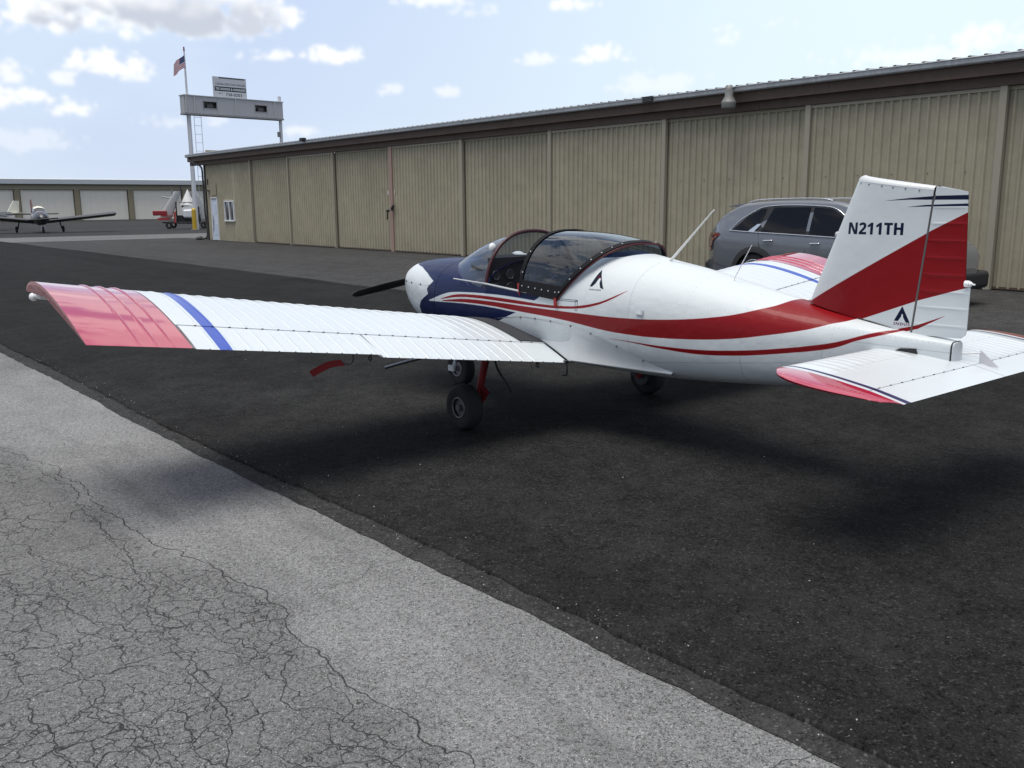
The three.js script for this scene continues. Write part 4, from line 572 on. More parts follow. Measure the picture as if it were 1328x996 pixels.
{
  // cowling: rounded front, then lofted back to the firewall
  const rows = [], r0 = FWD[0].slice(1);
  for (const k of [0.02, 0.45, 0.78, 0.93]) { const q = []; for (let i = 0; i <= 48; i++) q.push(secPoint(-2.12 - 0.03 * Math.sqrt(1 - k * k), r0, Math.PI / 2 - i / 48 * Math.PI * 2, k)); rows.push(q); }
  for (const s of [-2.12, -2.114, -2.106, -2.095, -2.08, -2.06, -2.035, -2.0, ...range(-1.96, -1.203, 0.05)]) rows.push(fuselageRow(FWD, s, 9, 48));
  mesh('engine_cowling', loft(rows, { uvf: uvFus }), bodyM, plane);
  const rim = []; for (let i = 0; i <= 1; i++) rim.push(fuselageRow(FWD, -1.203 + i * 0.007, 9, 48, 0.994));
  mesh('cowling_seam', loft(rim), blackPaint, plane);
  const f = []; for (const s of range(-1.196, -.41, 0.05)) f.push(fuselageRow(FWD, s, 9, 48));
  mesh('forward_fuselage', loft(f, { uvf: uvFus }), bodyM, plane);
  const rr = []; for (const s of [...range(-.41, .45, 0.04), ...range(.455, .9, 0.015), ...range(.93, 3.27, 0.05)]) rr.push(fuselageRow(AFT, s, clipAt(s), 64));
  mesh('fuselage', loft(rr, { uvf: uvFus }), bodyM, plane);
  const ln = []; for (const s of range(-.43, .84, 0.04)) ln.push(fuselageRow(AFT, Math.max(-.41, s), Math.min(clipAt(s), sillAt(s) + 0.22) - 0.004, 40, 0.965));
  mesh('cabin_lining', loft(ln, {}), M(0.02, 0.02, 0.022, 0.9), plane);
  const bk = fuselageRow(AFT, .84, 9, 40, 0.955); mesh('rear_bulkhead', loft([bk, bk.map(p => V(.842, .92, 0))]), M(0.015, 0.015, 0.017, 0.9), plane);
  // tail end cap and dark plates painting in the shade of the tailplane slot
  const te = fuselageRow(AFT, 3.27, 9, 40); mesh('tail_cap', loft([te, te.map(p => V(3.276, .86 + (p.y - .86) * 0.96, p.z * 0.8)), te.map(() => V(3.277, .86, 0))]), whitePaint, plane); mesh('tail_cap_seam', tube(te.map(p => V(3.262, p.y, p.z * 1.02)), .005, 60, 6), blackPaint, plane);
  for (const sd of [1, -1]) { const q = [V(2.965, .874, sd * .131), V(3.0, .892, sd * .124), V(3.085, .897, sd * .107), V(3.095, .87, sd * .107), V(3.1, .835, sd * .106)]; const c = V(3.05, .876, sd * .117); const rowsq = [q.concat([q[0]]), q.concat([q[0]]).map(() => c)]; mesh('tailplane_slot_shade', loft(rowsq), rubberM, plane); }  // flat plate in tyre black, standing for the dark of an uncut opening
}
const plate = (pts, th) => { const sh = new THREE.Shape(pts.map(p => new THREE.Vector2(p[0], p[1]))); return new THREE.ExtrudeGeometry(sh, { depth: th, bevelEnabled: false, curveSegments: 6 }).translate(0, 0, -th / 2); };
{ // cabin: glareshield, panel with dials, seats
  const gl = []; for (const s of range(-1.0, -.44, 0.07)) { const row = []; for (let i = 0; i <= 16; i++) { const z = (i / 8 - 1) * (0.47 - 0.25 * sstep(-.6, -1.05, s)); row.push(V(s, 1.288 - 0.12 * Math.pow(Math.abs(z) / 0.5, 2.6) - 0.05 * sstep(-.75, -1.0, s), z)); } gl.push(row); }
  mesh('glareshield', loft(gl), M(0.012, 0.012, 0.013, 0.85), plane);
  const pn = part('instrument_panel', plane);
  mesh('panel_board', box(0.02, 0.5, 0.90, -.44, 1.035, 0), M(0.02, 0.02, 0.022, 0.6), pn);
  const rg = rng(9);
  for (let i = 0; i < 12; i++) { const z = 0.38 - (i % 6) * 0.15, y = 1.14 - Math.floor(i / 6) * 0.11; const ring = new THREE.TorusGeometry(0.038, 0.005, 6, 18).rotateY(Math.PI / 2).translate(-.427, y, z); mesh('gauge', merge([ring, new THREE.CylinderGeometry(0.034, 0.034, 0.004, 18).rotateZ(Math.PI / 2).translate(-.428, y, z)]), M(0.06, 0.06, 0.065, 0.25, 0, { clearcoat: 1 }), pn); }
  for (const z of [.24, -.24]) {
    const st = part('seat', plane);
    mesh('seat_cushion', rbox(0.46, 0.12, 0.42, 0.04, 0.13, 0.66, z), M(0.022, 0.022, 0.025, 0.8), st);
    mesh('seat_back', rbox(0.1, 0.52, 0.42, 0.04, 0, 0, 0).rotateZ(-0.22).translate(0.42, 0.92, z), M(0.022, 0.022, 0.025, 0.8), st);
    mesh('control_stick', merge([rod(V(-.18, .55, z), V(-.14, .95, z), .012), rbox(.04, .1, .04, .015, -.14, .98, z)]), blackPaint, plane);
  }
  mesh('seat_belt', merge([rod(V(.30, 1.18, .36), V(.1, .98, .44), .012), box(.012, .14, .05, .1, 1.12, .43)]), M(0.45, 0.45, 0.46, 0.7), plane);
  mesh('compass', merge([new THREE.SphereGeometry(.035, 14, 10).scale(.7, 1, 1).translate(-.5, 1.37, .36)]), M(0.75, 0.75, 0.76, 0.4), plane);
}
tag(mesh('sun_hat', (() => { const d = new THREE.SphereGeometry(.048, 16, 8, 0, 7, 0, 1.5).scale(1.15, .5, 1); const b = new THREE.CylinderGeometry(.068, .07, .008, 20).scale(1, 1, .75).translate(.03, 0, 0); return merge([d, b]).rotateY(ROT); })(), M(0.72, 0.72, 0.7, 0.8)), 'small white hat lying on the black glareshield behind the windshield', 'hat').position.copy(H(-5.63 - .62, 1.296, 5.175 + .02));

{ // windshield and its bow
  const r = rowAt(AFT, -.41), pc = phiAt(r, 1.078), deckY = z => { const q = rowAt(FWD, -.8), k = Math.min(0.999, Math.abs(z) / q[2]); return q[3] + (q[0] - q[3]) * Math.pow(1 - Math.pow(k, NT), 1 / NT); };
  const rows = [], N = 40, arch = [];
  for (let j = 0; j <= 14; j++) {
    const b = j / 14, row = [];
    for (let i = 0; i <= N; i++) {
      const p = pc + (Math.PI - 2 * pc) * i / N, A = secPoint(-.41, r, p, 1.0), tau = 1 - Math.abs(i / N * 2 - 1), sg = i / N < .5 ? 1 : -1;
      const zb = Math.max(0, .497 * Math.pow(Math.max(0, Math.cos(tau * Math.PI / 2)), .8)) * sg, sb = -.42 - .78 * Math.sin(tau * Math.PI / 2);
      const B = V(sb, Math.min(deckY(zb), 1.25) - .004, zb), q = B.clone().lerp(A, b); const bulge = Math.sin(b * Math.PI) * .03 * Math.sin(tau * Math.PI / 2); q.y += bulge; q.x -= bulge * .6; row.push(q); if (j === 14) arch.push(A);
    } rows.push(row);
  }
  mesh('windshield', loft(rows), glassM, plane);
  mesh('windshield_bow', tube(arch.map(p => V(p.x + .004, p.y + .002, p.z * 1.0)), .016, 60, 8), M(0.045, 0.008, 0.012, 0.4), plane);
  mesh('windshield_base_seal', tube(rows[0], .008, 60, 6), M(0.02, 0.025, 0.09, 0.5), plane);
  for (const sd of [1, -1]) mesh('sill_rail', merge([rod(V(-.875, 1.093, sd * .497), V(-.41, 1.08, sd * .517), .007, .007, 6), rod(V(-.41, 1.08, sd * .517), V(.14, 1.042, sd * .523), .009, .009, 6)]), M(0.6, 0.6, 0.62, 0.35, 0.5), plane);
}
{ // canopy, slid back
  const rearS = y => .47 + .40 * Math.pow(Math.min(1, Math.max(0, (y - 1.01) / .42)), 1.0);
  const pt = (a, b, k) => { let s = .06, y = 1.2, r; for (let it = 0; it < 8; it++) { r = rowAt(CAN, s); const pc = phiAt(r, sillAt(Math.min(s, .47)) - .005, 2.5), p = pc + (Math.PI - 2 * pc) * a; const q = secPoint(s, r, p, 1, 2.5); y = q.y; s = lerp(.055, rearS(y), b); } r = rowAt(CAN, s); const pc = phiAt(r, sillAt(Math.min(s, .47)) - .005, 2.5); return secPoint(s, r, pc + (Math.PI - 2 * pc) * a, k, 2.5); };
  const surf = (a0, a1, na, b0, b1, nb, k) => { const rows = []; for (let j = 0; j <= nb; j++) { const row = []; for (let i = 0; i <= na; i++) row.push(pt(lerp(a0, a1, i / na), lerp(b0, b1, j / nb), k)); rows.push(row); } return loft(rows); };
  const cn = part('canopy', plane);
  mesh('canopy_glass', surf(0, 1, 48, 0, 1, 20, 1), smokeGlassM, cn);
  const frameM = M(0.008, 0.008, 0.010, 0.7, 0, { specularIntensity: .4 });
  const thick = (a0, a1, na, b0, b1, nb) => merge([surf(a0, a1, na, b0, b1, nb, 1.012), surf(a0, a1, na, b0, b1, nb, 0.99)]);
  mesh('canopy_frame', thick(0, 1, 60, .925, 1.0, 2), frameM, cn);
  mesh('canopy_frame', thick(0, 1, 60, 0, .045, 2), frameM, cn);
  mesh('canopy_frame', thick(0, .055, 4, 0, 1, 20), frameM, cn); mesh('canopy_frame', thick(.945, 1, 4, 0, 1, 20), frameM, cn);
  const edge = []; for (let i = 0; i <= 60; i++) edge.push(pt(i / 60, 1.0, 1.0)); mesh('canopy_edge_trim', tube(edge.map(p => V(p.x + .004, p.y - .006, p.z * .985)), .007, 70, 6), M(0.07, 0.006, 0.010, 0.5), cn);
  const edge2 = []; for (let i = 0; i <= 60; i++) edge2.push(pt(i / 60, 0, 1.0)); mesh('canopy_bow', tube(edge2, .012, 70, 6), frameM, cn);
  const screw = (p, n) => new THREE.CylinderGeometry(.0055, .0055, .006, 8).applyQuaternion(new THREE.Quaternion().setFromUnitVectors(V(0, 1, 0), n)).translate(p.x, p.y, p.z);
  for (const sd of [0, 1]) { for (let i = 0; i < 7; i++) { const a = .03 + i * .062, A = sd ? 1 - a : a, p = pt(A, .963, 1.014), n = V(0, p.y - .95, p.z * 1.5).normalize(); mesh('screw', screw(p, n), screwM, cn); } for (let i = 0; i < 6; i++) { const a = .028, A = sd ? 1 - a : a, p = pt(A, .06 + i * .165, 1.014); mesh('screw', screw(p, V(0, .2, Math.sign(p.z)).normalize()), screwM, cn); } for (let i = 0; i < 2; i++) { const a = .09 + i * .12, A = sd ? 1 - a : a, p = pt(A, .022, 1.014), n = V(0, p.y - .95, p.z * 1.5).normalize(); mesh('screw', screw(p, n), screwM, cn); } }
  const strapM = M(0.3, 0.014, 0.016, 0.7);
  for (const [s, y, z, L] of [[.035, 1.075, .522, .07], [.475, 1.0, .53, .05]]) mesh('red_strap', merge([box(.022, L, .008, s, y, z), box(.032, .022, .012, s + .006, y - L * .45, z), rod(V(s + .01, y - L * .5, z + .002), V(s + .016, y - L * .9, z + .002), .003)]), strapM, plane);
}
{ // wings
  const LE = -.67, C = 1.26, INC = z => Math.tan((6.3 + (side > 0 ? 2.6 : .9) * Math.pow(Math.min(1, z / 3.9), 2)) * D2R);
  let side = 1;                             // it stands a little down on its right tyre
  const yTE = z => .562 + (z - .5) * (side > 0 ? .1347 : .108);
  const th = f => 5 * .14 * (.2969 * Math.sqrt(f) - .126 * f - .3516 * f * f + .2843 * f * f * f - .1015 * f ** 4), cam = f => f < .4 ? .03 / .16 * (.8 * f - f * f) : .03 / .36 * (.2 + .8 * f - f * f);
  const wp = (z, f, up) => V(LE + f * C, yTE(z) + (1 - f) * C * INC(z) + (cam(f) + (up ? th(f) : -th(f))) * C, z);
  const fs = n => { const o = []; for (let i = 0; i <= n; i++) o.push((1 - Math.cos(Math.PI * i / n / 2)) * .77); return o; };
  const beads = []; for (let z = .82; z < 3.3; z += .104) beads.push(z);
  const stationList = (z0, z1, bl) => { const o = [z0, z1]; for (const b of bl) if (b > z0 + .02 && b < z1 - .02) o.push(b - .02, b - .008, b - .004, b, b + .004, b + .008, b + .02); return o.sort((a, b) => a - b); };
  const lift = (z, bl) => { for (const b of bl) if (Math.abs(z - b) < 1e-6) return 1; else if (Math.abs(Math.abs(z - b) - .004) < 1e-6) return .85; return 0; };
  // paint plan: z along the span, chord fraction across
  const wingTex = canvasTex(2048, 256, (c, w, h) => {
    const X = z => z / 4 * w; c.fillStyle = '#cad0d3'; c.fillRect(0, 0, w, h);
    c.fillStyle = '#2145a8'; c.beginPath(); c.moveTo(X(3.19), 0); c.lineTo(X(3.115), 0); c.lineTo(X(3.07), h); c.lineTo(X(3.16), h); c.fill();
    c.strokeStyle = 'rgba(70,75,80,0.5)'; c.fillStyle = 'rgba(70,75,80,0.55)'; c.lineWidth = 1;
    for (const f of [.3, .745]) for (let z = .75; z < 3.3; z += .026) c.fillRect(X(z), h - f * h, 1.3, 1);
    for (const b of beads) for (let f = .06; f < .98; f += .035) if (hash2(Math.round(b * 100), Math.round(f * 1000)) > .5) c.fillRect(X(b + .03), h - f * h, 1, 1);
  });
  const skinM = new THREE.MeshPhysicalMaterial({ map: wingTex, bumpMap: ripple(1.7, .55), bumpScale: .003, roughness: .34, clearcoat: .45, clearcoatRoughness: .15, side: THREE.DoubleSide });
  const walkM = M(0.03, 0.031, 0.036, 0.95);
  for (const sd of [1, -1]) {
    side = sd;
    const wg = part('wing', plane), uvw = p => [Math.abs(p.z) / 4, (p.x - LE) / C];
    const flip = sd > 0, put = (rows, o = {}) => loft(rows.map(r => r.map(p => V(p.x, p.y, p.z * sd))), { loop: true, uvf: uvw, flip, ...o });
    const F = fs(18);
    const fwdRow = (z, b) => { const q = lift(z, b) * .0042; return [...[...F].reverse().map(f => { const p = wp(z, f, true); p.y += q * sstep(.02, .08, f) * sstep(.77, .74, f); return p; }), ...F.slice(1).map(f => wp(z, f, false))]; };
    mesh('wing_skin', put(stationList(.46, 3.335, beads).map(z => fwdRow(z, beads)), { capA: true, capB: true, crease: .7 }), skinM, wg);
    // hinged surfaces: flap and aileron, with the same beads
    const hinge = (z0, z1, droop) => { const rows = stationList(z0, z1, beads).map(z => { const q = lift(z, beads) * .0042, up = [], lo = []; for (let i = 0; i <= 8; i++) { const f = .779 + (1 - .779) * i / 8, k = (f - .779) / .221; const u = wp(z, f, true), l = wp(z, f, false); u.y += q * sstep(0, .12, k) * sstep(1, .93, k) - droop * k; l.y -= droop * k; up.push(u); lo.push(l); } return [...up, ...lo.slice(0, -1).reverse()]; }); return put(rows, { capA: true, capB: true, crease: .7 }); };
    mesh('flap', hinge(.5, 2.115, .022), skinM, wg);
    mesh('aileron', hinge(2.13, 3.325, .004), skinM, wg);
    // hinge pins along the joint, tabs along the trailing edge
    const pins = []; for (let z = .62; z < 3.3; z += .104) { const p = wp(z, .775, true); pins.push(box(.012, .006, .011, p.x, p.y + .002, p.z * sd)); }
    mesh('hinge_line', merge(pins), darkScrewM, wg).userData.kind = 'stuff';
    const tabs = []; for (let z = .65; z < 3.3; z += .104) { const p = wp(z, 1, true); tabs.push(box(.008, .008, .006, p.x + .004, p.y - (z < 2.12 ? .022 : .004), p.z * sd)); }
    mesh('trailing_edge_rivets', merge(tabs), darkScrewM, wg).userData.kind = 'stuff';
    // grey anti-slip strip at the root
    const wr = []; for (let i = 0; i <= 24; i++) { const f = .02 + .74 * i / 24, row = []; for (const z of [.45, .59, .725]) { const p = wp(z, f, true); p.y += .007; row.push(V(p.x, p.y, p.z * sd)); } wr.push(row); }
    mesh('walkway_strip', loft(wr, { flip: sd < 0 }), walkM, wg);
    // red tip: three beaded bays and a moulded cap
    const tb = [3.44, 3.53, 3.62], zs = stationList(3.345, 3.68, tb);
    const FF = []; for (let i = 0; i <= 22; i++) FF.push(1 - Math.cos(Math.PI * i / 22 / 2) * 1); FF[22] = 1;
    const fullRow = (z, k) => { const q = lift(z, tb) * .008, sh = k * .015; return [...[...FF].reverse().map(f => { const p = wp(Math.min(z, 3.9), f, true); p.y += q * sstep(.02, .1, f) * sstep(1, .95, f); p.x += sh * Math.pow(1 - f, 2) * 1.6;  return p; }), ...FF.slice(1, -1).map(f => { const u = wp(z, f, true), p = wp(z, f, false); p.x += sh * Math.pow(1 - f, 2) * 1.6; p.y = lerp(p.y, u.y - .010, k * k * .94); return p; })]; };
    const rows = zs.map(z => fullRow(z, 0)); for (const k of [.15, .3, .45, .6, .72, .83, .92, .97, 1]) rows.push(fullRow(3.68 + .22 * k, k));
    mesh('wing_tip', put(rows, { capA: true, capB: true, crease: .8 }), redGloss, wg);
    const nl = wp(3.86, .12, true); nl.y -= .075; nl.x += .03;
    mesh('navigation_light', merge([new THREE.CapsuleGeometry(.022, .07, 4, 10).rotateZ(Math.PI / 2).translate(nl.x + .03, nl.y, (nl.z + .02) * sd), new THREE.CylinderGeometry(.02, .026, .05, 10).rotateX(Math.PI / 2).translate(nl.x + .09, nl.y - .0, (nl.z - .0) * sd), new THREE.SphereGeometry(.026, 10, 8).translate(nl.x - .01, nl.y - .012, (nl.z + .035) * sd)]), M(0.8, 0.8, 0.8, 0.25, 0, { clearcoat: 1 }), wg);
    // fairing from wing root to the body
    const outer = t => { const s = lerp(-.3, 1.47, t); if (s < .59) { const f = (s - LE) / C, p = wp(.485, f, true); p.y += .010 - (f > .77 ? .022 * (f - .779) / .221 : 0); return p; } const k = (s - .59) / .88; return V(s, lerp(.566, .556, k), lerp(.51, zAt(1.47, .56) + .025, k)); };
    const innerT = [[-.3, .80, .512], [-.13, .827, .516], [.143, .851, .52], [.653, .825, .5], [1.071, .709, .436], [1.277, .627, .374], [1.47, .566, .284]];
    const inner = t => { const s = lerp(-.3, 1.47, t); const r = rowAt(innerT, s); return V(s, r[0], zAt(s, r[0]) + .003); };
    const fr = []; for (let i = 0; i <= 40; i++) { const t = i / 40, o = outer(t), n = inner(t), row = []; for (let j = 0; j <= 8; j++) { const k = j / 8, p = o.clone().lerp(n, k); const sag = Math.sin(k * Math.PI) * Math.min(.03, o.distanceTo(n) * .12); p.y -= sag * .75; p.z -= sag * .55; row.push(V(p.x, p.y, p.z * sd)); } fr.push(row); }
    mesh('wing_root_fairing', loft(fr, { flip: sd < 0 }), whitePaint, plane);
    const lower = fr.map(r => V(r[0].x, r[0].y - .012, r[0].z)); mesh('fairing_lip', loft([fr.slice(20).map(r => r[0]), lower.slice(20), fr.slice(20).map(r => V(r[0].x, r[0].y - .03, r[0].z - sd * .12))]), whitePaint, plane);
    for (const t of [.2, .3, .4, .52, .63, .76, .88]) { const p = inner(t); mesh('fairing_screw', new THREE.CylinderGeometry(.007, .007, .006, 8).rotateX(Math.PI / 2 * .8).translate(p.x, p.y - .004, (p.z + .002) * sd), darkScrewM, plane); }
    // trailing edge fittings under the wing
    const te = z => { const p = wp(z, 1, true); p.y -= z < 2.12 ? .022 : .004; return p; };
    const p1 = te(.52); mesh('flap_hook', merge([tube([V(p1.x + .005, p1.y + .005, p1.z * sd), V(p1.x + .012, p1.y - .05, p1.z * sd), V(p1.x + .004, p1.y - .095, p1.z * sd), V(p1.x - .03, p1.y - .10, (p1.z + .01) * sd)], .006, 16, 6), box(.03, .02, .03, p1.x, p1.y + .006, p1.z * sd)]), blackPaint, wg);
    for (const z of [.78, 2.2]) { const p = te(z); mesh('tie_down_ring', merge([new THREE.TorusGeometry(.016, .005, 6, 12).translate(p.x - .03, p.y - .028, p.z * sd), box(.02, .03, .008, p.x - .03, p.y - .008, p.z * sd)]), blackPaint, wg); }
    const p2 = te(.86); mesh('static_wick', rod(V(p2.x - .02, p2.y, p2.z * sd), V(p2.x + .01, p2.y - .07, p2.z * sd), .003), blackPaint, wg);
  }
  // pitot mast under the left wing, grounding cable
  mesh('pitot_tube', merge([tube([V(.30, .70, 1.5), V(.12, .635, 1.5), V(-.1, .575, 1.5), V(-.40, .49, 1.5)], .013, 20, 8), rod(V(.30, .70, 1.5), V(.45, .705, 1.5), .013)]), M(0.14, 0.145, 0.16, 0.3, .8), plane);
}
{ // fin, rudder, tailplane
  const FT = [2.1, 1.4, 0.78, 1.16];       // paint sheet of the tail: s from, length, y from, height
  const uvT = p => [(p.x - FT[0]) / FT[1], (p.y - FT[2]) / FT[3]];
  const tailTex = mirror => canvasTex(1236, 1024, (c, w, h) => {
    const X = s => (s - FT[0]) / FT[1] * w, Y = y => h - (y - FT[2]) / FT[3] * h;
    const poly = (pts, f) => { c.beginPath(); pts.forEach((p, i) => i ? c.lineTo(X(p[0]), Y(p[1])) : c.moveTo(X(p[0]), Y(p[1]))); c.closePath(); c.fillStyle = f; c.fill(); };
    c.fillStyle = COL.white; c.fillRect(0, 0, w, h);
    poly([[2.30, 1.09], [2.32, 1.101], [3.077, 1.559], [3.274, 1.668], [3.40, 1.735], [3.40, 1.29], [3.297, 1.252], [3.036, 1.164], [2.70, 1.026], [2.66, .95], [2.2, .95]], COL.red);
    poly([[2.793, 1.727], [2.941, 1.742], [3.096, 1.753], [3.40, 1.758], [3.40, 1.73], [3.098, 1.731], [2.942, 1.733]], COL.navy);
    poly([[2.926, 1.691], [3.034, 1.703], [3.40, 1.714], [3.40, 1.696], [3.035, 1.694]], COL.navy);
    poly([[2.9, .972], [2.921, .986], [3.044, 1.022], [3.195, 1.088], [3.046, 1.0], [2.955, .972]], COL.red);
    c.fillStyle = COL.navy; c.save(); if (mirror) { c.translate(X(2.925), Y(1.534)); c.scale(-1, 1); } else c.translate(X(2.566), Y(1.534)); c.font = 'bold 88px sans-serif'; const tw = c.measureText('N211TH').width; c.scale((X(2.927) - X(2.566)) / tw, .94); c.fillText('N211TH', 0, 0); c.strokeStyle = COL.navy; c.lineWidth = 2.4; c.strokeText('N211TH', 0, 0); c.restore();
    poly([[2.948, 1.124], [2.905, 1.036], [2.928, 1.036], [2.945, 1.063], [2.947, 1.078], [2.955, 1.078], [2.957, 1.06], [2.974, 1.031], [2.998, 1.03]], COL.navy);
    c.fillStyle = '#4a1a30'; c.save(); if (mirror) { c.translate(X(3.0), Y(1.0115)); c.scale(-1, 1); } else c.translate(X(2.902), Y(1.0115)); c.font = 'bold 22px sans-serif'; const t2 = c.measureText('INDUS').width; c.scale((X(3.0) - X(2.902)) / t2, .85); c.fillText('INDUS', 0, 0); c.restore();
    c.fillStyle = 'rgba(80,84,90,0.5)'; for (let y = 1.1; y < 1.78; y += .03) { c.fillRect(X(2.72 + (y - 1.1) * .2), Y(y), 1.6, 1.6); c.fillRect(X(2.98 + (y - 1.1) * .09), Y(y), 1.6, 1.6); }
  });
  const tmL = new THREE.MeshPhysicalMaterial({ map: tailTex(false), bumpMap: ripple(.6, .5), bumpScale: .0025, roughness: .4, specularIntensity: .35, clearcoat: .14, clearcoatRoughness: .04, side: THREE.DoubleSide });
  const tmR = new THREE.MeshPhysicalMaterial({ map: tailTex(true), roughness: .4, specularIntensity: .35, clearcoat: .14, clearcoatRoughness: .04, side: THREE.DoubleSide });
  const foil = k => .5 * (2.97 * Math.sqrt(k) - 1.26 * k - 3.516 * k * k + 2.843 * k ** 3 - 1.015 * k ** 4) * 1.0;
  // edges as functions of height
  const leS = y => lerp(2.318, 2.60, (y - 1.10) / .76), hiS = y => lerp(3.005, 3.077, (y - .97) / .838);
  const baseY = s => lerp(1.098, .968, (s - 2.318) / .687), topY = s => 1.886 - .078 * sstep(2.62, 3.08, s) * ((s - 2.62) / .46) - 0.03 * Math.pow(Math.max(0, 2.66 - s) / .08, 2);
  const fin = part('fin', plane), rud = part('rudder', plane);
  for (const sd of [1, -1]) {
    const rows = [], capr = [];
    for (let i = 0; i <= 28; i++) { const v = i / 28, row = []; for (let j = 0; j <= 18; j++) { const u = 1 - Math.cos(j / 18 * Math.PI / 2); const yb = lerp(1.10, .968, u), yt = lerp(1.845, 1.782, u), y = lerp(yb, yt, v); const s = lerp(leS(lerp(1.10, 1.86, v)), hiS(lerp(.968, 1.80, v)), u); row.push(V(s, y, sd * foil(u * .72) * lerp(.115, .075, v))); } rows.push(row); }
    mesh('fin_skin', loft(rows, { uvf: uvT, flip: sd < 0 }), sd > 0 ? tmL : tmR, fin);
    const last = rows[28]; for (const k of [0, .25, .5, .72, .88, .97, 1]) capr.push(last.map((p, j) => V(p.x + .06 * k * k * Math.pow(1 - j / 18, 3), p.y + .034 * Math.sin(k * Math.PI / 2) * (1 - .25 * j / 18), p.z * Math.cos(k * Math.PI / 2) * 1.03)));
    mesh('fin_cap', loft(capr, { flip: sd < 0 }), whitePaint, fin);
    for (const u of [.06, .2, .34, .5, .68, .86, .97]) { const j = Math.round(Math.acos(1 - u) / (Math.PI / 2) * 18), p = last[Math.min(18, j)]; mesh('fin_screw', new THREE.CylinderGeometry(.004, .004, .005, 8).rotateX(Math.PI / 2).translate(p.x, p.y - .010, p.z + sd * .001), darkScrewM, fin); }
    // rudder: beaded skin, wider below the tail light
    const ys = [.966]; const rb = [1.03, 1.13, 1.22, 1.315, 1.41, 1.505, 1.60, 1.69]; for (const b of rb) ys.push(b - .012, b - .005, b, b + .005, b + .012); ys.push(.985, 1.01, 1.26, 1.275, 1.775, 1.806); ys.sort((a, b) => a - b);
    const teS = y => y > 1.268 ? lerp(3.283, 3.256, (y - 1.268) / .507) : y > 1.0 ? 3.312 : 3.312 - Math.pow((1.0 - y) / .034, 2) * .03;
    const rr = ys.map(y => { let q = 0; for (const b of rb) { const d = Math.abs(y - b); q = Math.max(q, d < 1e-6 ? 1 : Math.abs(d - .005) < 1e-6 ? .75 : 0); } const row = []; for (let j = 0; j <= 8; j++) { const u = j / 8, s = lerp(hiS(y) + .012, teS(y), u); const yy = y - (y > 1.79 ? u * .032 : 0) - (y < .97 ? -u * 0.0 : 0); row.push(V(s, yy + (y < .975 ? .02 * 0 - u * .0 : 0), sd * (lerp(lerp(.036, .026, (y - 1) / .8), .0025, u) + q * .004 * sstep(0, .12, u) * sstep(1, .9, u)))); } return row; });
    mesh('rudder_skin', loft(rr, { uvf: uvT, flip: sd < 0 }), sd > 0 ? tmL : tmR, rud);
    const tp = rr[rr.length - 1], bt = rr[0]; mesh('rudder_end', merge([loft([tp, tp.map(p => V(p.x, p.y, 0))]), loft([bt, bt.map(p => V(p.x, p.y, 0))])]), whitePaint, rud);
  }
  mesh('hinge_gap', loft([0, .5, 1].map(v => { const y = lerp(.968, 1.80, v); return [V(hiS(y) + .004, y, .032), V(hiS(y) + .004, y, -.032)]; })), blackPaint, fin);
  mesh('rudder_hinge', merge([rod(V(3.008, .965, .03), V(3.075, 1.72, .022), .007), rod(V(3.075, 1.72, .022), V(3.10, 1.81, .012), .009)]), M(.13, .13, .13, .5, .4), fin);
  mesh('fin_base_seal', merge([1, -1].map(sd => tube([V(2.33, 1.098, sd * .004), V(2.5, 1.068, sd * .04), V(2.75, 1.02, sd * .052), V(2.98, .972, sd * .05)], .006, 20, 6))), blackPaint, fin);
  mesh('tail_light', merge([new THREE.CylinderGeometry(.019, .019, .024, 14).rotateZ(Math.PI / 2).translate(3.292, 1.272, 0), new THREE.SphereGeometry(.014, 10, 8).translate(3.308, 1.272, 0), rod(V(3.308, 1.272, 0), V(3.335, 1.27, 0), .005)]), M(.82, .82, .82, .3, 0, { clearcoat: 1 }), rud);

  // all moving tailplane with trailing tab
  const c0 = 2.84, cc = .70, yS = (z) => .806 + .004 * 0, thk = k => 5 * .075 * (.2969 * Math.sqrt(k) - .126 * k - .3516 * k * k + .2843 * k ** 3 - .1015 * k ** 4);
  const sp = (z, f, up) => V(c0 + f * cc, .795 + (1 - f) * .07 + (up ? 1 : -1) * thk(f) * cc, z);
  const stTex = canvasTex(1024, 512, (c, w, h) => {
    c.fillStyle = '#cad0d3'; c.fillRect(0, 0, w, h); const X = z => z / 1.3 * w;
    c.fillStyle = '#141c50'; c.beginPath(); c.moveTo(X(1.02), h); c.lineTo(X(1.045), h); c.lineTo(X(1.065), 0); c.lineTo(X(1.02), 0); c.fill();
    c.fillStyle = 'rgba(70,75,80,0.6)'; for (let z = .1; z < .98; z += .022) for (const f of [.34, .735]) c.fillRect(X(z), h - f * h, 2, 1.5);
    c.strokeStyle = 'rgba(70,75,80,0.5)'; c.lineWidth = 1; c.beginPath(); c.moveTo(0, h * .66); c.lineTo(X(.97), h * .66); c.stroke();
  });
  const stM = new THREE.MeshPhysicalMaterial({ map: stTex, roughness: .36, clearcoat: .4, clearcoatRoughness: .2, side: THREE.DoubleSide });
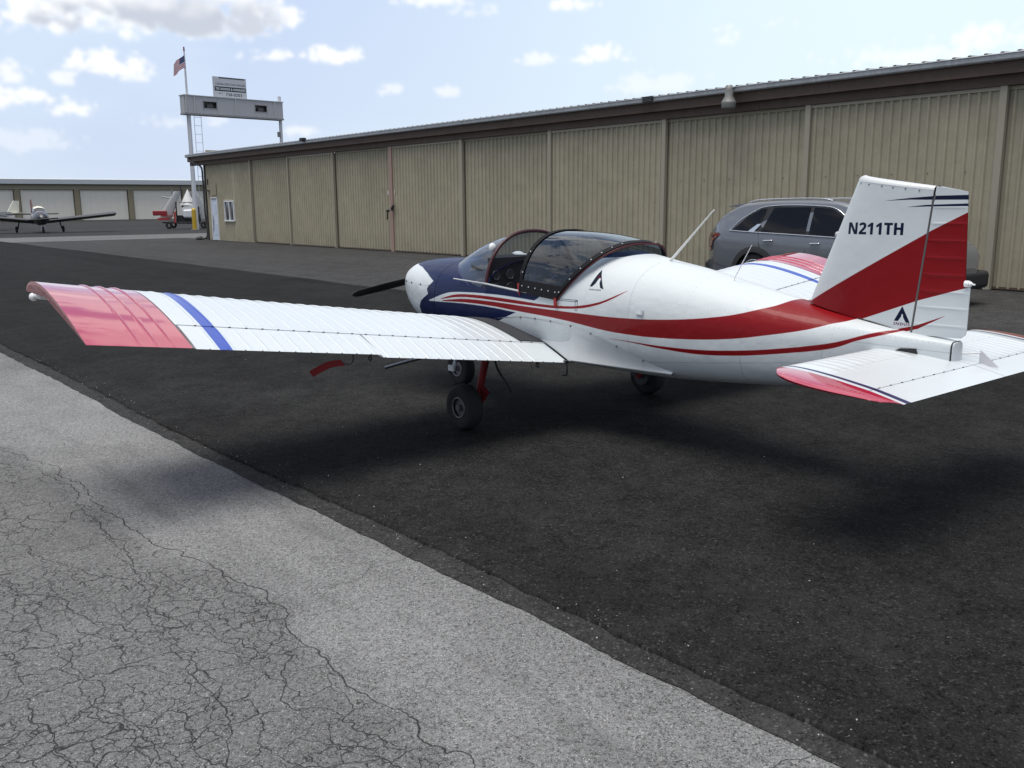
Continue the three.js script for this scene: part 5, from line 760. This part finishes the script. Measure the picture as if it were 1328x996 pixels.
  for (const sd of [1, -1]) {
    const tp = part('tailplane', plane), uvs = p => [Math.abs(p.z) / 1.3, (p.x - c0) / cc], bd = []; for (let z = .18; z < .97; z += .075) bd.push(z);
    const zs = [.003, 1.09]; for (const b of bd) zs.push(b - .01, b - .004, b, b + .004, b + .01); zs.sort((a, b) => a - b);
    const F = []; for (let i = 0; i <= 16; i++) F.push((1 - Math.cos(Math.PI * i / 32)) * .745);
    const row = z => { let q = 0; for (const b of bd) { const d = Math.abs(z - b); q = Math.max(q, d < 1e-6 ? 1 : Math.abs(d - .004) < 1e-6 ? .7 : 0); } const L = 1; return [...[...F].reverse().map(f => { const p = sp(z, f, true); p.y += q * .004 * sstep(.02, .1, f) * sstep(sd > 0 ? .36 : .74, sd > 0 ? .32 : .7, f); p.z *= sd; return p; }), ...F.slice(1).map(f => { const p = sp(z, f, false); p.z *= sd; return p; })]; };
    mesh('tailplane_skin', loft(zs.map(row), { loop: true, capA: true, capB: true, uvf: uvs, flip: sd > 0, crease: .7 }), stM, tp);
    const tr = [.003, .3, .6, 1.09].map(z => { const u = [], l = []; for (let i = 0; i <= 4; i++) { const f = .752 + .248 * i / 4, a = sp(z, f, true), b = sp(z, f, false), dr = (f - .752) * .035; a.z *= sd; b.z *= sd; a.y -= dr; b.y -= dr; u.push(a); l.push(b); } return [...u, ...l.slice(0, -1).reverse()]; });
    mesh('trim_tab', loft(tr, { loop: true, capA: true, capB: true, uvf: uvs, flip: sd > 0, crease: .7 }), stM, tp);
    const pins = []; for (let z = .12; z < 1.0; z += .11) { const p = sp(z, .749, true); pins.push(box(.006, .005, .012, p.x, p.y + .001, p.z * sd)); }
    mesh('hinge_line', merge(pins), darkScrewM, tp).userData.kind = 'stuff';
    // red moulded end
    const FF = []; for (let i = 0; i <= 20; i++) FF.push(i === 20 ? 1 : 1 - Math.cos(Math.PI * i / 40));
    const er = (z, k) => [...[...FF].reverse().map(f => { const p = sp(z, f, true), m = sp(z, f, false), y = (p.y + m.y) / 2; p.y = y + (p.y - y) * Math.sqrt(1 - k * k * .98) - (f > .752 ? (f - .752) * .035 : 0); p.x = c0 + cc * lerp(f, .5 + (f - .5) * lerp(1, .9, k), k); p.z = sd * (1.092 + .175 * k * Math.pow(Math.max(0, Math.sin(Math.PI * Math.pow(f, .72))), .55) + 0); return p; }), ...FF.slice(1, -1).map(f => { const p = sp(z, f, true), m = sp(z, f, false), y = (p.y + m.y) / 2; m.y = y + (m.y - y) * Math.sqrt(1 - k * k * .98) - (f > .752 ? (f - .752) * .035 : 0); m.x = c0 + cc * lerp(f, .5 + (f - .5) * lerp(1, .9, k), k); m.z = sd * (1.092 + .175 * k * Math.pow(Math.max(0, Math.sin(Math.PI * Math.pow(f, .72))), .55)); return m; })];
    mesh('tailplane_tip', loft([0, .25, .5, .7, .85, .95, 1].map(k => er(1.09, k)), { loop: true, capB: true, flip: sd > 0 }), redGloss, tp);
    if (sd > 0) mesh('tab_horn', merge([plate([[0, 0], [.11, -.012], [.012, .07], [0, .07]], .006).translate(3.355, .825, -.09), rod(V(3.28, .875, -.04), V(3.36, .885, -.09), .004)]), M(.62, .6, .62, .4, .3), tp);
  }
}
{ // propeller
  const pr = part('propeller', plane), hub = V(-2.19, .995, 0), ang = Math.atan2(.878 - .995, .745);
  mesh('propeller_hub', merge([new THREE.CylinderGeometry(.075, .085, .09, 20).rotateZ(Math.PI / 2).translate(-2.18, .995, 0), new THREE.SphereGeometry(.075, 16, 10).scale(.9, 1, 1).translate(-2.225, .995, 0)]), M(.02, .02, .022, .35), pr);
  for (const sd of [1, -1]) {
    const rows = []; for (let i = 0; i <= 22; i++) { const t = i / 22, r = lerp(.06, .765, t), ch = t < .15 ? lerp(.07, .105, t / .15) : lerp(.105, .055, (t - .15) / .85) * Math.sqrt(Math.max(.05, 1 - Math.pow(Math.max(0, t - .9) / .1, 2) * .93)), tw = lerp(52, 16, t) * D2R, tk = lerp(.03, .006, t), row = []; for (let j = 0; j < 16; j++) { const p = j / 16 * Math.PI * 2, cx = Math.cos(p) * ch / 2 * 1.15, cy = Math.sin(p) * tk / 2; row.push(V(cx * Math.sin(tw) - cy * Math.cos(tw), cx * Math.cos(tw) + cy * Math.sin(tw), r)); } rows.push(row); }
    const g = loft(rows, { loop: true, capA: true, capB: true }); if (sd < 0) g.rotateX(Math.PI); g.rotateX(-ang); g.translate(hub.x, hub.y, hub.z);
    mesh('propeller_blade', g, M(.016, .016, .017, .38, 0, { clearcoat: .3 }), pr);
  }
}
{ // undercarriage
  const tyre = (r, w) => new THREE.LatheGeometry([[.42, -.42], [.62, -.5], [.85, -.5], [.96, -.36], [1, -.12], [1, .12], [.96, .36], [.85, .5], [.62, .5], [.42, .42]].map(([a, b]) => new THREE.Vector2(a * r, b * w)), 32).rotateX(Math.PI / 2);
  const rim = (r, w) => merge([new THREE.TorusGeometry(r * .43, r * .045, 8, 28).translate(0, 0, w * .44), new THREE.TorusGeometry(r * .43, r * .045, 8, 28).translate(0, 0, -w * .44), new THREE.CylinderGeometry(r * .42, r * .42, w * .6, 24).rotateX(Math.PI / 2), new THREE.CylinderGeometry(r * .14, r * .16, w * 1.05, 14).rotateX(Math.PI / 2)]);
  const redM = M(.2, .01, .014, .5);
  for (const sd of [1, -1]) {
    const g = part('main_gear', plane);
    mesh('tyre', tyre(.18, .13).translate(0, .18, sd * 1.045), rubberM, g);
    mesh('wheel_rim', rim(.18, .13).translate(0, .18, sd * 1.045), M(.16, .16, .165, .45, .5), g);
    mesh('gear_leg', merge([rod(V(.1, .66, sd * .88), V(.02, .33, sd * .905), .034, .028, 14), rod(V(.02, .345, sd * .905), V(.0, .2, sd * .93), .022, .022, 12), rod(V(0, .18, sd * .9), V(0, .18, sd * 1.1), .02, .02, 12)]), redM, g);
    mesh('torque_link', merge([plate([[0, 0], [.1, -.05], [.02, -.1]], .03).translate(.03, .34, sd * .905), plate([[0, 0], [.09, .06], [.02, -.03]], .03).translate(.02, .22, sd * .91)]), redM, g);
    mesh('brake_disc', merge([new THREE.CylinderGeometry(.085, .085, .012, 24).rotateX(Math.PI / 2).translate(0, .18, sd * .955), box(.05, .07, .045, -.07, .21, sd * .95)]), darkMetal, g);
    mesh('brake_line', tube([V(.14, .63, sd * .87), V(.2, .5, sd * .88), V(.3, .4, sd * .88), V(.37, .33, sd * .88)], .009, 16, 6), blackPaint, g);
  }
  const g = part('nose_gear', plane);
  mesh('tyre', tyre(.17, .12).translate(-1.47, .17, 0), rubberM, g);
  mesh('wheel_rim', rim(.17, .12).translate(-1.47, .17, 0), M(.3, .3, .31, .45, .5), g);
  const wf = M(.62, .63, .64, .4, .2);
  mesh('fork', merge([.085, -.085].map(z => rod(V(-1.47, .16, z), V(-1.43, .40, z * .8), .016, .02, 10)).concat([box(.1, .04, .19, -1.43, .41, 0), box(.09, .055, .02, -1.5, .175, .093), box(.09, .055, .02, -1.5, .175, -.093)])), wf, g);
  mesh('nose_strut', rod(V(-1.43, .41, 0), V(-1.36, .62, 0), .032, .036, 14), wf, g);
}
{ // aerials, fuel cap
  mesh('blade_aerial', merge([rod(V(1.135, 1.30, 0), V(1.525, 1.675, 0), .011, .005, 8), new THREE.ConeGeometry(.028, .07, 10).rotateZ(-.8).translate(1.145, 1.315, 0), new THREE.CylinderGeometry(.04, .045, .01, 12).rotateZ(-.2).translate(1.135, 1.302, 0)]), M(.75, .75, .72, .4), plane);
  mesh('whip_aerial', merge([rod(V(1.73, 1.195, .03), V(1.873, 1.445, .03), .0035, .0025, 6), new THREE.SphereGeometry(.014, 8, 6).translate(1.732, 1.2, .03)]), M(.75, .75, .76, .4), plane);
  mesh('fuel_drain_cover', merge([plate([[0, 0], [.06, 0], [.06, .035], [.045, .035], [.045, .01], [0, .01]], .01).rotateX(-.05).translate(1.225, .957, .438)]), M(.55, .56, .57, .35, .5), plane);
  for (const [s, y] of [[-1.9, 1.003], [-1.72, 1.003], [-1.5, 1.002], [-1.32, 1.0]]) for (const sd of [1, -1]) { const r = rowAt(FWD, s), p = secPoint(s, r, phiAt(r, y)); mesh('cowl_fastener', new THREE.CylinderGeometry(.009, .009, .006, 8).rotateX(Math.PI / 2).translate(s, p.y, sd * (p.z + .001)), darkScrewM, plane); }
  mesh('exhaust_pipe', rod(V(-1.5, .60, .25), V(-1.32, .47, .27), .028, .028, 12), darkMetal, plane);
}
{ // red streamer on its line under the left wing
  const st = thing('red_streamer', 'red cloth streamer hanging on a dark line under the aeroplane wing', 'streamer', plane.position.clone(), ROT);
  const rows = []; for (let i = 0; i <= 14; i++) { const t = i / 14, s = lerp(.46, .02, t), y = lerp(.735, .60, t) + .02 * Math.sin(t * Math.PI), row = []; for (let j = 0; j <= 3; j++) { const k = j / 3 - .5; row.push(V(s - k * .02, y + k * .036, 2.34 + k * .02 + .006 * Math.sin(t * 7))); } rows.push(row); }
  mesh('cloth_strip', merge([loft(rows), loft(rows.map(r => r.map(p => V(p.x, p.y - .002, p.z + .002))))]), M(.26, .01, .014, .8), st);
  mesh('line', tube([V(.59, .80, 2.34), V(.585, .76, 2.34), V(.53, .735, 2.34), V(.45, .735, 2.34)], .004, 16, 5), blackPaint, st);
}

scene.traverse(o => { if (o.isMesh) { o.castShadow = true; o.receiveShadow = true; } });
renderer.render(scene, camera);
